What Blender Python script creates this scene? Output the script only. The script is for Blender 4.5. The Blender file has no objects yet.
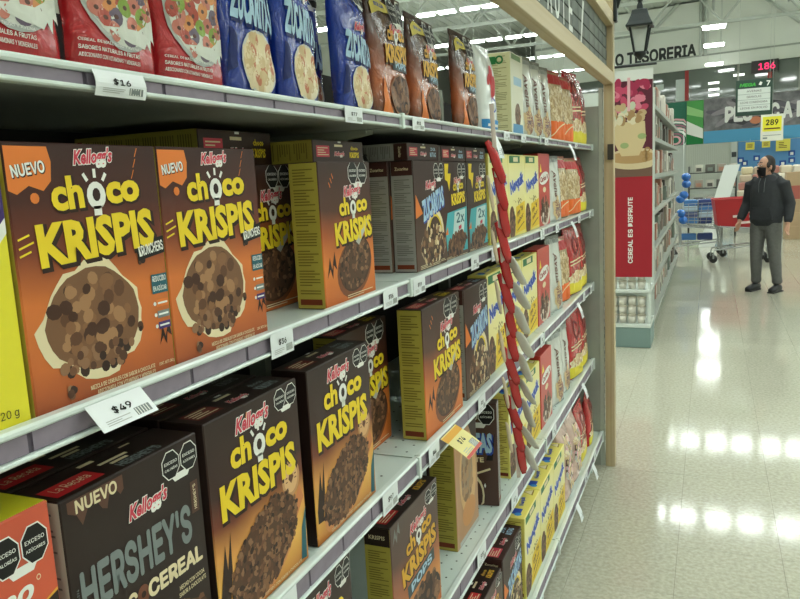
import bpy, bmesh, math, random
from mathutils import Vector, Matrix, noise
random.seed(7)
S = bpy.context.scene
COL = S.collection

# ------------------------------------------------------------------ camera
HC = 1.65
FPX = 740.0
CR = Vector((0.9231, 0.3814, -0.0504)); CF = Vector((-0.3850, 0.9090, -0.1591))
CF.normalize(); CR = (CR - CR.dot(CF) * CF).normalized(); CU = CR.cross(CF)
cam = bpy.data.cameras.new('camera'); co = bpy.data.objects.new('camera', cam); COL.objects.link(co)
cam.sensor_width = 36; cam.lens = FPX / 800 * 36; cam.clip_start = .02; cam.clip_end = 200
m = Matrix((CR, CU, -CF)).transposed().to_4x4(); m.translation = (0, 0, HC)
co.matrix_world = m
S.camera = co
CAM = Vector((0, 0, HC))

# ------------------------------------------------------------------ light and exposure
W = bpy.data.worlds.new('world'); S.world = W; W.use_nodes = True
W.node_tree.nodes['Background'].inputs[0].default_value = (.8, .9, .86, 1)
W.node_tree.nodes['Background'].inputs[1].default_value = .3
FIX = 30.0          # strength of the ceiling tubes
S.view_settings.view_transform = 'Standard'; S.view_settings.look = 'None'
S.view_settings.gamma = 1; S.view_settings.use_curve_mapping = False
S.view_settings.exposure = -0.12

def ray(px, py): return CF + (px - 400) / FPX * CR + (299.5 - py) / FPX * CU
def onx(px, py, X): d = ray(px, py); return CAM + d * (X / d.x)
def ony(px, py, Y): d = ray(px, py); return CAM + d * (Y / d.y)
def onz(px, py, z=0): d = ray(px, py); return CAM + d * ((z - HC) / d.z)
def proj(p):
    d = Vector(p) - CAM; k = d.dot(CF); return (400 + FPX * d.dot(CR) / k, 299.5 - FPX * d.dot(CU) / k)
def yat(px, X, z):                                  # Y on the line (X, ., z) that shows at column px
    lo, hi = .05, 14
    for _ in range(50):
        q = (lo + hi) / 2
        if proj((X, q, z))[0] < px: lo = q
        else: hi = q
    return lo

# ------------------------------------------------------------------ materials
MATS = {}
def lin(c): return tuple((x / 255 / 12.92 if x / 255 <= .04045 else ((x / 255 + .055) / 1.055) ** 2.4) for x in c) + (1,)
def mat(name, rgb, rough=.5, metal=0, spec=.5, emit=0, ns=None, nv=.0, bump=0, bscale=60, coat=0, alpha=1, trans=0):
    if name in MATS: return MATS[name]
    m = bpy.data.materials.new(name); m.use_nodes = True; t = m.node_tree; b = t.nodes['Principled BSDF']
    c = lin(rgb); b.inputs['Base Color'].default_value = c; b.inputs['Roughness'].default_value = rough
    b.inputs['Metallic'].default_value = metal; b.inputs['Specular IOR Level'].default_value = spec
    b.inputs['Coat Weight'].default_value = coat; b.inputs['Coat Roughness'].default_value = .12
    b.inputs['Alpha'].default_value = alpha; b.inputs['Transmission Weight'].default_value = trans
    if emit:
        b.inputs['Emission Color'].default_value = c; b.inputs['Emission Strength'].default_value = emit
    if nv or bump:
        tc = t.nodes.new('ShaderNodeTexCoord'); n = t.nodes.new('ShaderNodeTexNoise')
        t.links.new(tc.outputs['Object'], n.inputs['Vector']); n.inputs['Scale'].default_value = ns or bscale
        n.inputs['Detail'].default_value = 4
        if nv:
            r = t.nodes.new('ShaderNodeMapRange'); r.inputs['From Min'].default_value = .3; r.inputs['From Max'].default_value = .7
            r.inputs['To Min'].default_value = 1 - nv; r.inputs['To Max'].default_value = 1 + nv
            t.links.new(n.outputs['Fac'], r.inputs['Value'])
            mx = t.nodes.new('ShaderNodeVectorMath'); mx.operation = 'SCALE'; mx.inputs[0].default_value = c[:3]
            t.links.new(r.outputs[0], mx.inputs['Scale']); t.links.new(mx.outputs[0], b.inputs['Base Color'])
        if bump:
            bp = t.nodes.new('ShaderNodeBump'); bp.inputs['Strength'].default_value = bump; bp.inputs['Distance'].default_value = .004
            t.links.new(n.outputs['Fac'], bp.inputs['Height']); t.links.new(bp.outputs[0], b.inputs['Normal'])
    MATS[name] = m; return m

def ramp(name, stops, rough=.45, axis=2, coat=.06, bump=0, swirl=.12):
    """printed card or film: colours run along one axis of the object, softly disturbed"""
    if name in MATS: return MATS[name]
    m = bpy.data.materials.new(name); m.use_nodes = True; t = m.node_tree; b = t.nodes['Principled BSDF']
    tc = t.nodes.new('ShaderNodeTexCoord'); sp = t.nodes.new('ShaderNodeSeparateXYZ')
    t.links.new(tc.outputs['Generated'], sp.inputs[0])
    n = t.nodes.new('ShaderNodeTexNoise'); n.inputs['Scale'].default_value = 2.2; t.links.new(tc.outputs['Generated'], n.inputs['Vector'])
    a = t.nodes.new('ShaderNodeMath'); a.operation = 'MULTIPLY_ADD'; a.inputs[1].default_value = swirl; t.links.new(n.outputs['Fac'], a.inputs[0]); t.links.new(sp.outputs[axis], a.inputs[2])
    s2 = t.nodes.new('ShaderNodeMath'); s2.operation = 'SUBTRACT'; s2.inputs[1].default_value = swirl / 2; t.links.new(a.outputs[0], s2.inputs[0])
    r = t.nodes.new('ShaderNodeValToRGB'); e = r.color_ramp.elements
    e[0].position = stops[0][0]; e[0].color = lin(stops[0][1]); e[1].position = stops[-1][0]; e[1].color = lin(stops[-1][1])
    for p, c in stops[1:-1]: k = e.new(p); k.color = lin(c)
    t.links.new(s2.outputs[0], r.inputs[0]); t.links.new(r.outputs[0], b.inputs['Base Color'])
    b.inputs['Roughness'].default_value = rough; b.inputs['Coat Weight'].default_value = coat; b.inputs['Coat Roughness'].default_value = .15; b.inputs['Specular IOR Level'].default_value = .3
    if bump:
        n2 = t.nodes.new('ShaderNodeTexNoise'); n2.inputs['Scale'].default_value = 28; n2.inputs['Detail'].default_value = 3; n2.inputs['Distortion'].default_value = 1.2
        t.links.new(tc.outputs['Object'], n2.inputs['Vector'])
        bp = t.nodes.new('ShaderNodeBump'); bp.inputs['Strength'].default_value = bump; bp.inputs['Distance'].default_value = .012
        t.links.new(n2.outputs['Fac'], bp.inputs['Height']); t.links.new(bp.outputs[0], b.inputs['Normal'])
    MATS[name] = m; return m

def P(name, rgb): return mat('print_' + name, rgb, .48, coat=.04, spec=.3)      # flat printed ink
WHITE = P('white', (232, 232, 226)); BLACK = P('black', (20, 18, 18)); DBROWN = P('dark_brown', (46, 26, 18)); YEL = P('yellow', (232, 202, 42))
DYEL = P('deep_yellow', (190, 140, 20)); PINK = P('pink', (205, 62, 82)); RED = P('red', (190, 30, 36)); ORG = P('orange', (222, 122, 52)); TAN = P('tan', (188, 140, 96))
CREAM = P('cream', (226, 210, 172)); TEAL = P('teal', (38, 92, 104)); SKY = P('sky_blue', (168, 200, 222)); BLUE = P('blue', (36, 72, 170)); GRN = P('green', (40, 110, 62))
GREY = P('grey', (120, 128, 128)); LGREY = P('light_grey', (176, 178, 174)); TURQ = P('turquoise', (70, 168, 178)); MIDBROWN = P('mid_brown', (98, 58, 38)); PURP = P('purple', (70, 50, 110))
INK = P('small_print', (122, 110, 46)); INKG = P('small_print_grey', (112, 110, 106)); CHOC = [P('choc_a', (52, 32, 24)), P('choc_b', (84, 54, 38)), P('choc_c', (112, 76, 54)), P('choc_d', (140, 102, 74))]
PUFF = [P('puff_a', (96, 62, 42)), P('puff_b', (132, 92, 62)), P('puff_c', (160, 118, 82)), P('puff_d', (70, 42, 28))]
FLAKE = [P('flake_a', (226, 208, 170)), P('flake_b', (206, 180, 136)), P('flake_c', (190, 116, 84)), P('flake_d', (236, 224, 196))]
OAT = [P('oat_a', (206, 182, 140)), P('oat_b', (176, 146, 104)), P('oat_c', (224, 206, 172))]
LOOP = [P('loop_red', (176, 80, 66)), P('loop_yel', (206, 166, 84)), P('loop_grn', (132, 158, 68)), P('loop_pur', (104, 90, 106)), P('loop_org', (212, 140, 84)), P('loop_pink', (196, 120, 104))]
SIGNAL = P('signal_yellow', (240, 224, 60)); PALEPINK = P('pale_pink', (222, 170, 176))

# ------------------------------------------------------------------ object helpers
def obj(name, me, parent=None, material=None, loc=None):
    o = bpy.data.objects.new(name, me); COL.objects.link(o)
    if material is not None and me is not None and len(me.materials) == 0: me.materials.append(material)
    if parent is not None: o.parent = parent
    if loc is not None: o.location = loc
    return o
def tag(o, label=None, cat=None, group=None, kind=None):
    if label: o['label'] = label
    if cat: o['category'] = cat
    if group: o['group'] = group
    if kind: o['kind'] = kind
    return o
def thing(name, label, cat, loc=(0, 0, 0), rz=0, group=None):
    o = bpy.data.objects.new(name, None); COL.objects.link(o); o.location = loc; o.rotation_euler = (0, 0, rz)
    o.empty_display_size = .05
    return tag(o, label, cat, group)
def dup(root, loc=None, rz=None, label=None, scale=None, group=None):
    def cp(o, par):
        c = o.copy(); COL.objects.link(c)
        if par is not None: c.parent = par
        for ch in list(o.children): cp(ch, c)
        return c
    r = cp(root, None)
    if loc is not None: r.location = loc
    if rz is not None: r.rotation_euler = (0, 0, rz)
    if label: r['label'] = label
    if group: r['group'] = group
    if scale: r.scale = scale
    return r
def bmesh_to(bm, name='m', smooth=False):
    bmesh.ops.recalc_face_normals(bm, faces=bm.faces)
    me = bpy.data.meshes.new(name); bm.to_mesh(me); bm.free()
    if smooth: me.polygons.foreach_set('use_smooth', [True] * len(me.polygons))
    return me
def add_box(bm, a, b, bev=0):
    v = [bm.verts.new((x, y, z)) for x in (a[0], b[0]) for y in (a[1], b[1]) for z in (a[2], b[2])]
    fs = [bm.faces.new([v[i] for i in q]) for q in ((0, 1, 3, 2), (4, 6, 7, 5), (0, 4, 5, 1), (2, 3, 7, 6), (0, 2, 6, 4), (1, 5, 7, 3))]
    if bev:
        es = list({e for f in fs for e in f.edges})
        bmesh.ops.bevel(bm, geom=es, offset=bev, segments=1, affect='EDGES', profile=.5)
def box(name, a, b, material, parent=None, bev=0):
    bm = bmesh.new(); add_box(bm, a, b, bev); return obj(name, bmesh_to(bm, name), parent, material)
def add_tube(bm, pts, rad, n=8, cap=True):
    pts = [Vector(p) for p in pts]; rings = []
    rad = rad if isinstance(rad, (list, tuple)) else [rad] * len(pts)
    up0 = None
    for i, p in enumerate(pts):
        d = ((pts[min(i + 1, len(pts) - 1)] - pts[max(i - 1, 0)])).normalized()
        if up0 is None: up0 = Vector((0, 0, 1)) if abs(d.z) < .9 else Vector((1, 0, 0))
        a = d.cross(up0).normalized(); b = a.cross(d).normalized(); up0 = b
        rr = rad[i]; ra, rb = rr if isinstance(rr, (tuple, list)) else (rr, rr)
        rings.append([bm.verts.new(p + a * ra * math.cos(2 * math.pi * k / n) + b * rb * math.sin(2 * math.pi * k / n)) for k in range(n)])
    for r0, r1 in zip(rings, rings[1:]):
        for k in range(n): bm.faces.new((r0[k], r0[(k + 1) % n], r1[(k + 1) % n], r1[k]))
    if cap: bm.faces.new(rings[0][::-1]); bm.faces.new(rings[-1])
def tube(name, pts, rad, material, parent=None, n=8, smooth=True):
    bm = bmesh.new(); add_tube(bm, pts, rad, n); return obj(name, bmesh_to(bm, name, smooth), parent, material)
def add_lathe(bm, prof, c=(0, 0, 0), n=16, sq=False):
    rings = []
    for r, z in prof:
        rings.append([bm.verts.new((c[0] + r * math.cos(2 * math.pi * (k + (.5 if sq else 0)) / n), c[1] + r * math.sin(2 * math.pi * (k + (.5 if sq else 0)) / n), c[2] + z)) for k in range(n)])
    for r0, r1 in zip(rings, rings[1:]):
        for k in range(n): bm.faces.new((r0[k], r0[(k + 1) % n], r1[(k + 1) % n], r1[k]))
    bm.faces.new(rings[0][::-1]); bm.faces.new(rings[-1])
def lathe(name, prof, material, parent=None, c=(0, 0, 0), n=16, smooth=True, sq=False):
    bm = bmesh.new(); add_lathe(bm, prof, c, n, sq); return obj(name, bmesh_to(bm, name, smooth), parent, material)
def add_ellipsoid(bm, c, r, n=12, rot=None):
    mt = Matrix.Translation(c) @ (rot.to_4x4() if rot else Matrix.Identity(4)) @ Matrix.Diagonal((r[0], r[1], r[2], 1))
    bmesh.ops.create_uvsphere(bm, u_segments=n, v_segments=max(6, n * 2 // 3), radius=1, matrix=mt)

# ------------------------------------------------------------------ flat print (lettering, pictures) as thin shapes on a face
TX = {}
try:      # the interface typeface that ships with Blender; the built-in one otherwise
    import os
    VF = bpy.data.fonts.load(os.path.join(bpy.utils.system_resource('DATAFILES'), 'fonts', 'Inter.woff2'))
except Exception:
    VF = None
ROUND = {'ch', 'co', 'KRISPIS', "Kellogg's", 'ZUCARITAS', 'Nesquik', 'Zucaritas', 'Avena', 'Carlos V', 'más', 'sabor', 'RITAS', 'ZUCA', 'choco'}   # set in the rounder built-in face
def text_mesh(s, bold=0.0, shear=0.0, res=2):
    k = (s, bold, shear, res)
    if k in TX: return TX[k]
    rnd = VF is None or s in ROUND
    cu = bpy.data.curves.new('t', 'FONT'); cu.body = s; cu.size = 1; cu.shear = shear; cu.resolution_u = res
    if rnd: cu.offset = bold
    else: cu.font = VF
    o = bpy.data.objects.new('t', cu); me = bpy.data.meshes.new_from_object(o)
    vs = [(v.co.x, v.co.y, 0) for v in me.vertices]; fs = [tuple(p.vertices) for p in me.polygons]
    bpy.data.objects.remove(o); bpy.data.curves.remove(cu); bpy.data.meshes.remove(me)
    if not vs: vs, fs = [(0, 0, 0), (1, 0, 0), (1, 1, 0)], [(0, 1, 2)]
    if not rnd and bold > .012:           # heavier strokes: the same outline struck again around itself
        v0, f0 = vs, fs; vs, fs = [], []; bold = bold * .62
        for i in range(8):
            a = i * math.pi / 4; n = len(vs); vs += [(x + bold * math.cos(a), y + bold * math.sin(a), -.03 * i) for x, y, _ in v0]; fs += [tuple(n + q for q in f) for f in f0]
    x0 = min(v[0] for v in vs); x1 = max(v[0] for v in vs); y0 = min(v[1] for v in vs); y1 = max(v[1] for v in vs)
    TX[k] = (vs, fs, x0, x1, y0, y1); return TX[k]

class Art:
    def __init__(s): s.v = []; s.f = []; s.fm = []; s.mats = []; s.seg = []
    def _m(s, m):
        if m not in s.mats: s.mats.append(m)
        return s.mats.index(m)
    def poly(s, pts, m, lay=1):
        n = len(s.v); s.v += [(p[0], p[1], lay) for p in pts]; s.f.append(tuple(range(n, n + len(pts)))); s.fm.append(s._m(m)); return s
    def rect(s, x0, y0, x1, y1, m, lay=1, rot=0):
        cx, cy = (x0 + x1) / 2, (y0 + y1) / 2; c, q = math.cos(rot), math.sin(rot)
        return s.poly([(cx + (x - cx) * c - (y - cy) * q, cy + (x - cx) * q + (y - cy) * c) for x, y in ((x0, y0), (x1, y0), (x1, y1), (x0, y1))], m, lay)
    def ell(s, cx, cy, rx, ry, m, lay=1, n=14, rot=0, ph=0):
        c, q = math.cos(rot), math.sin(rot); pts = []
        for k in range(n):
            a = 2 * math.pi * k / n + ph; x, y = rx * math.cos(a), ry * math.sin(a); pts.append((cx + x * c - y * q, cy + x * q + y * c))
        return s.poly(pts, m, lay)
    def ring(s, cx, cy, r0, r1, m, lay=1, n=10, asp=1, rot=0):
        c, q = math.cos(rot), math.sin(rot); i = s._m(m); b = len(s.v)
        for k in range(n):
            a = 2 * math.pi * k / n
            for r in (r0, r1):
                x, y = r * math.cos(a), r * asp * math.sin(a); s.v.append((cx + x * c - y * q, cy + x * q + y * c, lay))
        for k in range(n):
            j = (k + 1) % n; s.f.append((b + 2 * k, b + 2 * k + 1, b + 2 * j + 1, b + 2 * j)); s.fm.append(i)
        return s
    def text(s, t, cx, cy, h, m, lay=2, w=None, bold=.0, shear=0, rot=0, out=None, ow=.05, sh=None, shd=(.06, -.06), res=2, arc=0):
        """text centred at (cx, cy); h is the height of its ink, w stretches it"""
        s.seg.append((len(s.v), len(s.f)))
        vs, fs, x0, x1, y0, y1 = text_mesh(t, bold, shear, res); k = h / (y1 - y0); kx = (w / (x1 - x0)) if w else k
        c, q = math.cos(rot), math.sin(rot)
        def put(data, mm, ly, dx=0, dy=0):
            vs, fs = data[0], data[1]; n = len(s.v); i = s._m(mm)
            for x, y, dl in vs:
                X = (x - (x0 + x1) / 2) * kx + dx; Y = (y - (y0 + y1) / 2) * k + dy
                Y += arc * X * X
                s.v.append((cx + X * c - Y * q, cy + X * q + Y * c, ly + dl))
            for f in fs: s.f.append(tuple(n + a for a in f)); s.fm.append(i)
        put((vs, fs), m, lay)
        if out: put(text_mesh(t, bold + ow, shear, res), out, lay - .5)
        if sh: put(text_mesh(t, bold + ow, shear, res), sh, lay - .8, shd[0] * h, shd[1] * h)
        return s
    def build(s, name, parent, O=(0, 0, 0), U=(0, 1, 0), V=(0, 0, 1), N=(1, 0, 0), warp=None, step=.0003, kind=None, label=None):
        if 'lettering' in name and len(s.seg) > 1:        # each line of lettering is a part of its own
            o = None
            for i, (v0, f0) in enumerate(s.seg):
                v1, f1 = s.seg[i + 1] if i + 1 < len(s.seg) else (len(s.v), len(s.f))
                if i == 0: v0 = f0 = 0
                q = Art(); q.v = s.v[v0:v1]; q.f = [tuple(k - v0 for k in f) for f in s.f[f0:f1]]; q.fm = s.fm[f0:f1]; q.mats = s.mats
                o = q.build(name, parent, O, U, V, N, warp, step)
            return o
        if 'lettering' not in name and 'seal' not in name and 'logo' not in name: kind = kind or 'stuff'
        O, U, V, N = map(Vector, (O, U, V, N))
        me = bpy.data.meshes.new(name)
        if warp:
            me.from_pydata([(a, b, l) for a, b, l in s.v], [], s.f)
            for mm in s.mats: me.materials.append(mm)
            me.polygons.foreach_set('material_index', s.fm)
            bm = bmesh.new(); bm.from_mesh(me); bmesh.ops.triangulate(bm, faces=bm.faces)
            for _ in range(5):
                es = [e for e in bm.edges if e.calc_length() > .011]
                if not es: break
                bmesh.ops.subdivide_edges(bm, edges=es, cuts=1); bmesh.ops.triangulate(bm, faces=bm.faces)
            for v in bm.verts: v.co = warp(v.co.x, v.co.y, v.co.z)
            bm.to_mesh(me); bm.free()
        else:
            me.from_pydata([O + U * a + V * b + N * (l * step) for a, b, l in s.v], [], s.f)
            for mm in s.mats: me.materials.append(mm)
            me.polygons.foreach_set('material_index', s.fm)
        me.update()
        o = obj(name, me, parent)
        if kind: o['kind'] = kind
        if label: o['label'] = label
        return o

# ------------------------------------------------------------------ setting: floor, ceiling, walls
def floor_mat(joints):
    m = bpy.data.materials.new('terrazzo_joints' if joints else 'terrazzo'); m.use_nodes = True; t = m.node_tree; b = t.nodes['Principled BSDF']
    tc = t.nodes.new('ShaderNodeNewGeometry')
    n1 = t.nodes.new('ShaderNodeTexNoise'); n1.inputs['Scale'].default_value = 55; n1.inputs['Detail'].default_value = 3
    n2 = t.nodes.new('ShaderNodeTexVoronoi'); n2.inputs['Scale'].default_value = 70
    n3 = t.nodes.new('ShaderNodeTexNoise'); n3.inputs['Scale'].default_value = .8
    for n in (n1, n2, n3): t.links.new(tc.outputs['Position'], n.inputs['Vector'])
    r = t.nodes.new('ShaderNodeValToRGB'); e = r.color_ramp.elements
    e[0].position = .32; e[0].color = lin((150, 147, 130)); e[1].position = .68; e[1].color = lin((196, 193, 176))
    t.links.new(n1.outputs['Fac'], r.inputs[0])
    r2 = t.nodes.new('ShaderNodeValToRGB'); r2.color_ramp.elements[0].position = 0; r2.color_ramp.elements[0].color = lin((208, 205, 190)); r2.color_ramp.elements[1].position = .25; r2.color_ramp.elements[1].color = lin((186, 183, 166))
    t.links.new(n2.outputs['Distance'], r2.inputs[0])
    mx = t.nodes.new('ShaderNodeMix'); mx.data_type = 'RGBA'; mx.inputs[0].default_value = .45
    t.links.new(r.outputs[0], mx.inputs[6]); t.links.new(r2.outputs[0], mx.inputs[7])
    col = mx.outputs[2]
    if joints:
        br = t.nodes.new('ShaderNodeTexBrick'); br.offset = 0; br.inputs['Scale'].default_value = 1; br.inputs['Brick Width'].default_value = .41; br.inputs['Row Height'].default_value = .41
        br.inputs['Mortar Size'].default_value = .0015; br.inputs['Color1'].default_value = (1, 1, 1, 1); br.inputs['Color2'].default_value = (.96, .96, .96, 1); br.inputs['Mortar'].default_value = (.5, .48, .45, 1)
        mp = t.nodes.new('ShaderNodeMapping'); mp.inputs['Location'].default_value = (.11, -.2, 0); t.links.new(tc.outputs['Position'], mp.inputs[0]); t.links.new(mp.outputs[0], br.inputs['Vector'])
        m2 = t.nodes.new('ShaderNodeMix'); m2.data_type = 'RGBA'; m2.blend_type = 'MULTIPLY'; m2.inputs[0].default_value = 1
        t.links.new(col, m2.inputs[6]); t.links.new(br.outputs['Color'], m2.inputs[7]); col = m2.outputs[2]
    t.links.new(col, b.inputs['Base Color'])
    mr = t.nodes.new('ShaderNodeMapRange'); mr.inputs['To Min'].default_value = .05; mr.inputs['To Max'].default_value = .11; t.links.new(n3.outputs['Fac'], mr.inputs['Value']); t.links.new(mr.outputs[0], b.inputs['Roughness'])
    b.inputs['Specular IOR Level'].default_value = .7
    bp = t.nodes.new('ShaderNodeBump'); bp.inputs['Strength'].default_value = .05; bp.inputs['Distance'].default_value = .002; t.links.new(n1.outputs['Fac'], bp.inputs['Height']); t.links.new(bp.outputs[0], b.inputs['Normal'])
    return m
XL, XR, YB, YF, ZC = -20.0, 14.0, -9.0, 62.0, 10.6
FM = floor_mat(True); FT = floor_mat(False)
TX0, TX1, TY0, TY1, TS = -.93, 1.94, 1.2, 7.35, .41
bm = bmesh.new()      # floor: a slab around the field of separately laid tiles, and the mortar bed below them
add_box(bm, (XL, YB, -.1), (XR, TY0, 0)); add_box(bm, (XL, TY0 + 15 * TS, -.1), (XR, YF, 0)); add_box(bm, (XL, TY0, -.1), (TX0, TY0 + 15 * TS, 0)); add_box(bm, (TX0 + 7 * TS, TY0, -.1), (XR, TY0 + 15 * TS, 0))
floor = tag(obj('floor', bmesh_to(bm, 'floor'), None, FM), kind='structure')
box('mortar_bed', (TX0, TY0, -.1), (TX0 + 7 * TS, TY0 + 15 * TS, -.0022), mat('mortar', (112, 106, 94), .8), floor)
bm = bmesh.new(); add_box(bm, (.0006, .0006, -.002), (TS - .0006, TS - .0006, 0), .0004); tile_me = bmesh_to(bm, 'tile'); tile_me.materials.append(FT)
for i in range(7):
    for j in range(15): obj('floor_tile', tile_me, floor, loc=(TX0 + i * TS, TY0 + j * TS, random.uniform(-.0003, .0)))

CEIL = mat('roof_sheet', (206, 212, 202), .7, nv=.06, ns=.6)
bm = bmesh.new()
n = 0
for k in range(int((XR - XL) / .5)):
    x = XL + k * .5
    add_box(bm, (x, YB, ZC), (x + .38, YF, ZC + .08)); add_box(bm, (x + .38, YB, ZC + .04), (x + .5, YF, ZC + .12))
tag(obj('ceiling', bmesh_to(bm, 'ceiling'), None, CEIL), kind='structure')
WM = mat('wall_paint', (206, 210, 200), .7, nv=.03, ns=.7)
tag(box('wall_left', (XL - .2, YB, 0), (XL, YF, ZC), WM), kind='structure')
tag(box('wall_right', (XR, YB, 0), (XR + .2, YF, ZC), WM), kind='structure')
tag(box('wall_back', (XL, YB - .2, 0), (XR, YB, ZC), WM), kind='structure')
tag(box('wall_far', (XL, YF, 0), (XR, YF + .2, ZC), mat('far_wall_paint', (150, 156, 148), .7)), kind='structure')

# roof trusses run across the shop
STEEL = mat('painted_steel', (192, 198, 190), .5)
def truss(y, label):
    t = thing('roof_truss', label, 'truss', (0, y, 8.3), 0, 'painted steel roof trusses')
    for nm, z in (('top_chord', 2.0), ('bottom_chord', 0)):
        bm = bmesh.new(); add_box(bm, (XL, -.07, z - .07), (XR, .07, z + .07)); obj(nm, bmesh_to(bm), t, STEEL)
    x = XL; up = True
    while x < XR - 1.7:
        tube('web_bar', [(x, 0, 0 if up else 2.0), (x + 1.7, 0, 2.0 if up else 0)], .06, STEEL, t, 6); x += 1.7; up = not up
    return t
for y in (10.5, 16.2, 21.5, 27.2, 33.3, 40.0): truss(y, 'pale painted steel truss with zigzag web bars under the roof')
for x in (-10.5, -7.0, -3.5, 0, 3.5):
    tag(tube('roof_purlin', [(x, 6, 9.6), (x, 44, 9.6)], .06, STEEL, None, 6), 'pale steel purlin running along the shop under the roof', 'beam', 'roof purlins')

# ceiling lights: rows across the shop
TUBE = mat('lamp_tube', (246, 255, 250), .5, emit=FIX)
HOUS = mat('lamp_housing', (225, 228, 224), .4)
def ceiling_light():
    t = thing('ceiling_light', 'bright white fluorescent ceiling light in a long row below the roof', 'light', (0, 0, 0), 0, 'rows of ceiling lights')
    bm = bmesh.new(); add_box(bm, (-.68, -.07, .02), (.68, .07, .1), .01); obj('housing', bmesh_to(bm), t, HOUS)
    for s in (-1, 1):
        bm = bmesh.new(); add_box(bm, (s * .37 - .28, -.16, 0), (s * .37 + .28, .16, .019)); obj('diffuser', bmesh_to(bm), t, TUBE)
    bm = bmesh.new(); add_tube(bm, [(-.5, 0, .1), (-.5, 0, 3.6)], .008, 5); add_tube(bm, [(.5, 0, .1), (.5, 0, 3.6)], .008, 5); obj('hanger_rod', bmesh_to(bm), t, STEEL)
    return t
proto = None
for y in (-3.9, 1.9, 7.5, 13.1, 18.7, 24.3, 30.2, 36.2, 42.0):
    for k in range(18):
        x = .65 + (k - 9) * 1.52
        if y > 30 and -4.5 < x < 5.2: continue  # far rows on the right: out of view, added to brighten the far wall
        if proto is None: proto = ceiling_light(); proto.location = (x, y, 7.0)
        else: dup(proto, (x, y, 7.0))

# ------------------------------------------------------------------ shelving
LIPX = -.585; LIPB = -.54
LIP = {1: 1.782, 2: 1.443, 3: 1.049, 4: .622, 5: .205}
DK = {k: v - .006 for k, v in LIP.items()}
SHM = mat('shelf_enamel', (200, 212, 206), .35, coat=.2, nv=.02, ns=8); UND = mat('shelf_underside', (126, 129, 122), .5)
RAILW = mat('rail_plastic', (214, 224, 220), .3, coat=.3); INS = mat('rail_card', (132, 120, 134), .55, nv=.1, ns=40); INSD = mat('rail_channel', (84, 76, 88), .6)
BACK = mat('gondola_back', (26, 24, 22), .85); UPR = mat('upright_steel', (146, 150, 140), .5, nv=.06, ns=12); HOLE = mat('hole_dark', (30, 32, 30), .9)
def gondola_bay(y0, y1, label, near=False):
    g = thing('shelving_bay', label, 'shelf', (0, 0, 0), 0, None)
    box('back_panel', (-1.03, y0 + .001, .1), (-1.0, y1 - .001, 1.95), BACK, g)
    for y in (y0, y1 - .012):
        u = box('upright', (-1.0, y, .1), (-.955, y + .012, 1.98), UPR, g)
    for k in LIP:
        lx = LIPB if k == 5 else LIPX; z = LIP[k]; hh = .060 if k == 5 else .058 if k == 4 else .045 if k == 3 else .034 if k == 2 else .026
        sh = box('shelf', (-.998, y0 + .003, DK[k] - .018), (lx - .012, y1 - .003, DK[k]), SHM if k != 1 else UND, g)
        # price rail: white bead on top, recessed channel, white bead below
        bm = bmesh.new()
        add_box(bm, (lx - .012, y0 + .002, z - .008), (lx + .004, y1 - .002, z), .0025)
        add_box(bm, (lx - .012, y0 + .002, z - hh), (lx + .004, y1 - .002, z - hh + .005), .0015)
        obj('price_rail', bmesh_to(bm), sh, RAILW)
        box('rail_channel', (lx - .011, y0 + .003, z - hh + .004), (lx - .003, y1 - .003, z - .0075), INSD, sh)
        n = int((y1 - y0 - .02) / .118); L = (y1 - y0 - .02) / n
        bm = bmesh.new(); add_box(bm, (0, .003, 0), (.002, L - .003, hh - .0145)); cm = bmesh_to(bm); cm.materials.append(INS)
        for i in range(n): obj('rail_card', cm, sh, loc=(lx - .0032, y0 + .01 + i * L, z - hh + .0058))
        bm = bmesh.new(); add_box(bm, (-.001, -.006, -hh - .003), (.008, .006, .002), .001); obj('rail_end_cap', bmesh_to(bm), sh, RAILW, (lx, y1 - .008, z))
        if k < 5:
            for y in (y0 + .013, y1 - .017):
                bm = bmesh.new(); v = [bm.verts.new(p) for p in [(-.954, y, DK[k] - .019), (-.66, y, DK[k] - .019), (-.66, y, DK[k] - .028), (-.954, y, DK[k] - .075)]]
                f = bm.faces.new(v); r = bmesh.ops.extrude_face_region(bm, geom=[f]); bmesh.ops.translate(bm, verts=[q for q in r['geom'] if isinstance(q, bmesh.types.BMVert)], vec=(0, .003, 0))
                obj('bracket', bmesh_to(bm), sh, UPR)
        if k in (3, 4, 5):
            bm = bmesh.new(); st = .044
            for i in range(int((y1 - y0 - .06) / st)):
                for j in range(5):
                    cx, cy = -.625 - j * .036, y0 + .03 + i * st + (j % 2) * st / 2
                    vs = [bm.verts.new((cx + .0032 * math.cos(a * math.pi / 3), cy + .0032 * math.sin(a * math.pi / 3), DK[k] + .0001)) for a in range(6)]; bm.faces.new(vs)
            o = obj('perforations', bmesh_to(bm), sh, HOLE); o['kind'] = 'stuff'
    box('kick_plate', (-.72, y0 + .003, .04), (-.70, y1 - .003, .187), mat('kick_grey', (120, 124, 118), .6), g)
    for y in (y0 + .12, y1 - .12):
        f = box('foot', (-.60, y - .012, .0), (-.58, y + .012, .187), SHM, g)
        lathe('leveller', [(.018, 0), (.018, .012), (.008, .016), (.008, .05)], HOLE, g, (-.63, y, 0), 10)
    return g
Y0, Y1, Y2, Y3 = .11, 1.44, 2.77, 4.09
gondola_bay(-1.22, Y0, 'empty grey shelving bay beyond the yellow 520 gram box')
gondola_bay(Y0, Y1, 'grey shelving bay holding brown chocolate cereal boxes and red and blue bags')
gondola_bay(Y1, Y2, 'grey shelving bay with the hanging red candy strip on its rails')
ep = gondola_bay(Y2, Y3, 'grey shelving bay with red boxes and oat bags next to the wooden post')
box('end_panel', (-1.03, Y3 + .002, 0), (-.55, Y3 + .022, 1.98), UPR, ep)
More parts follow.
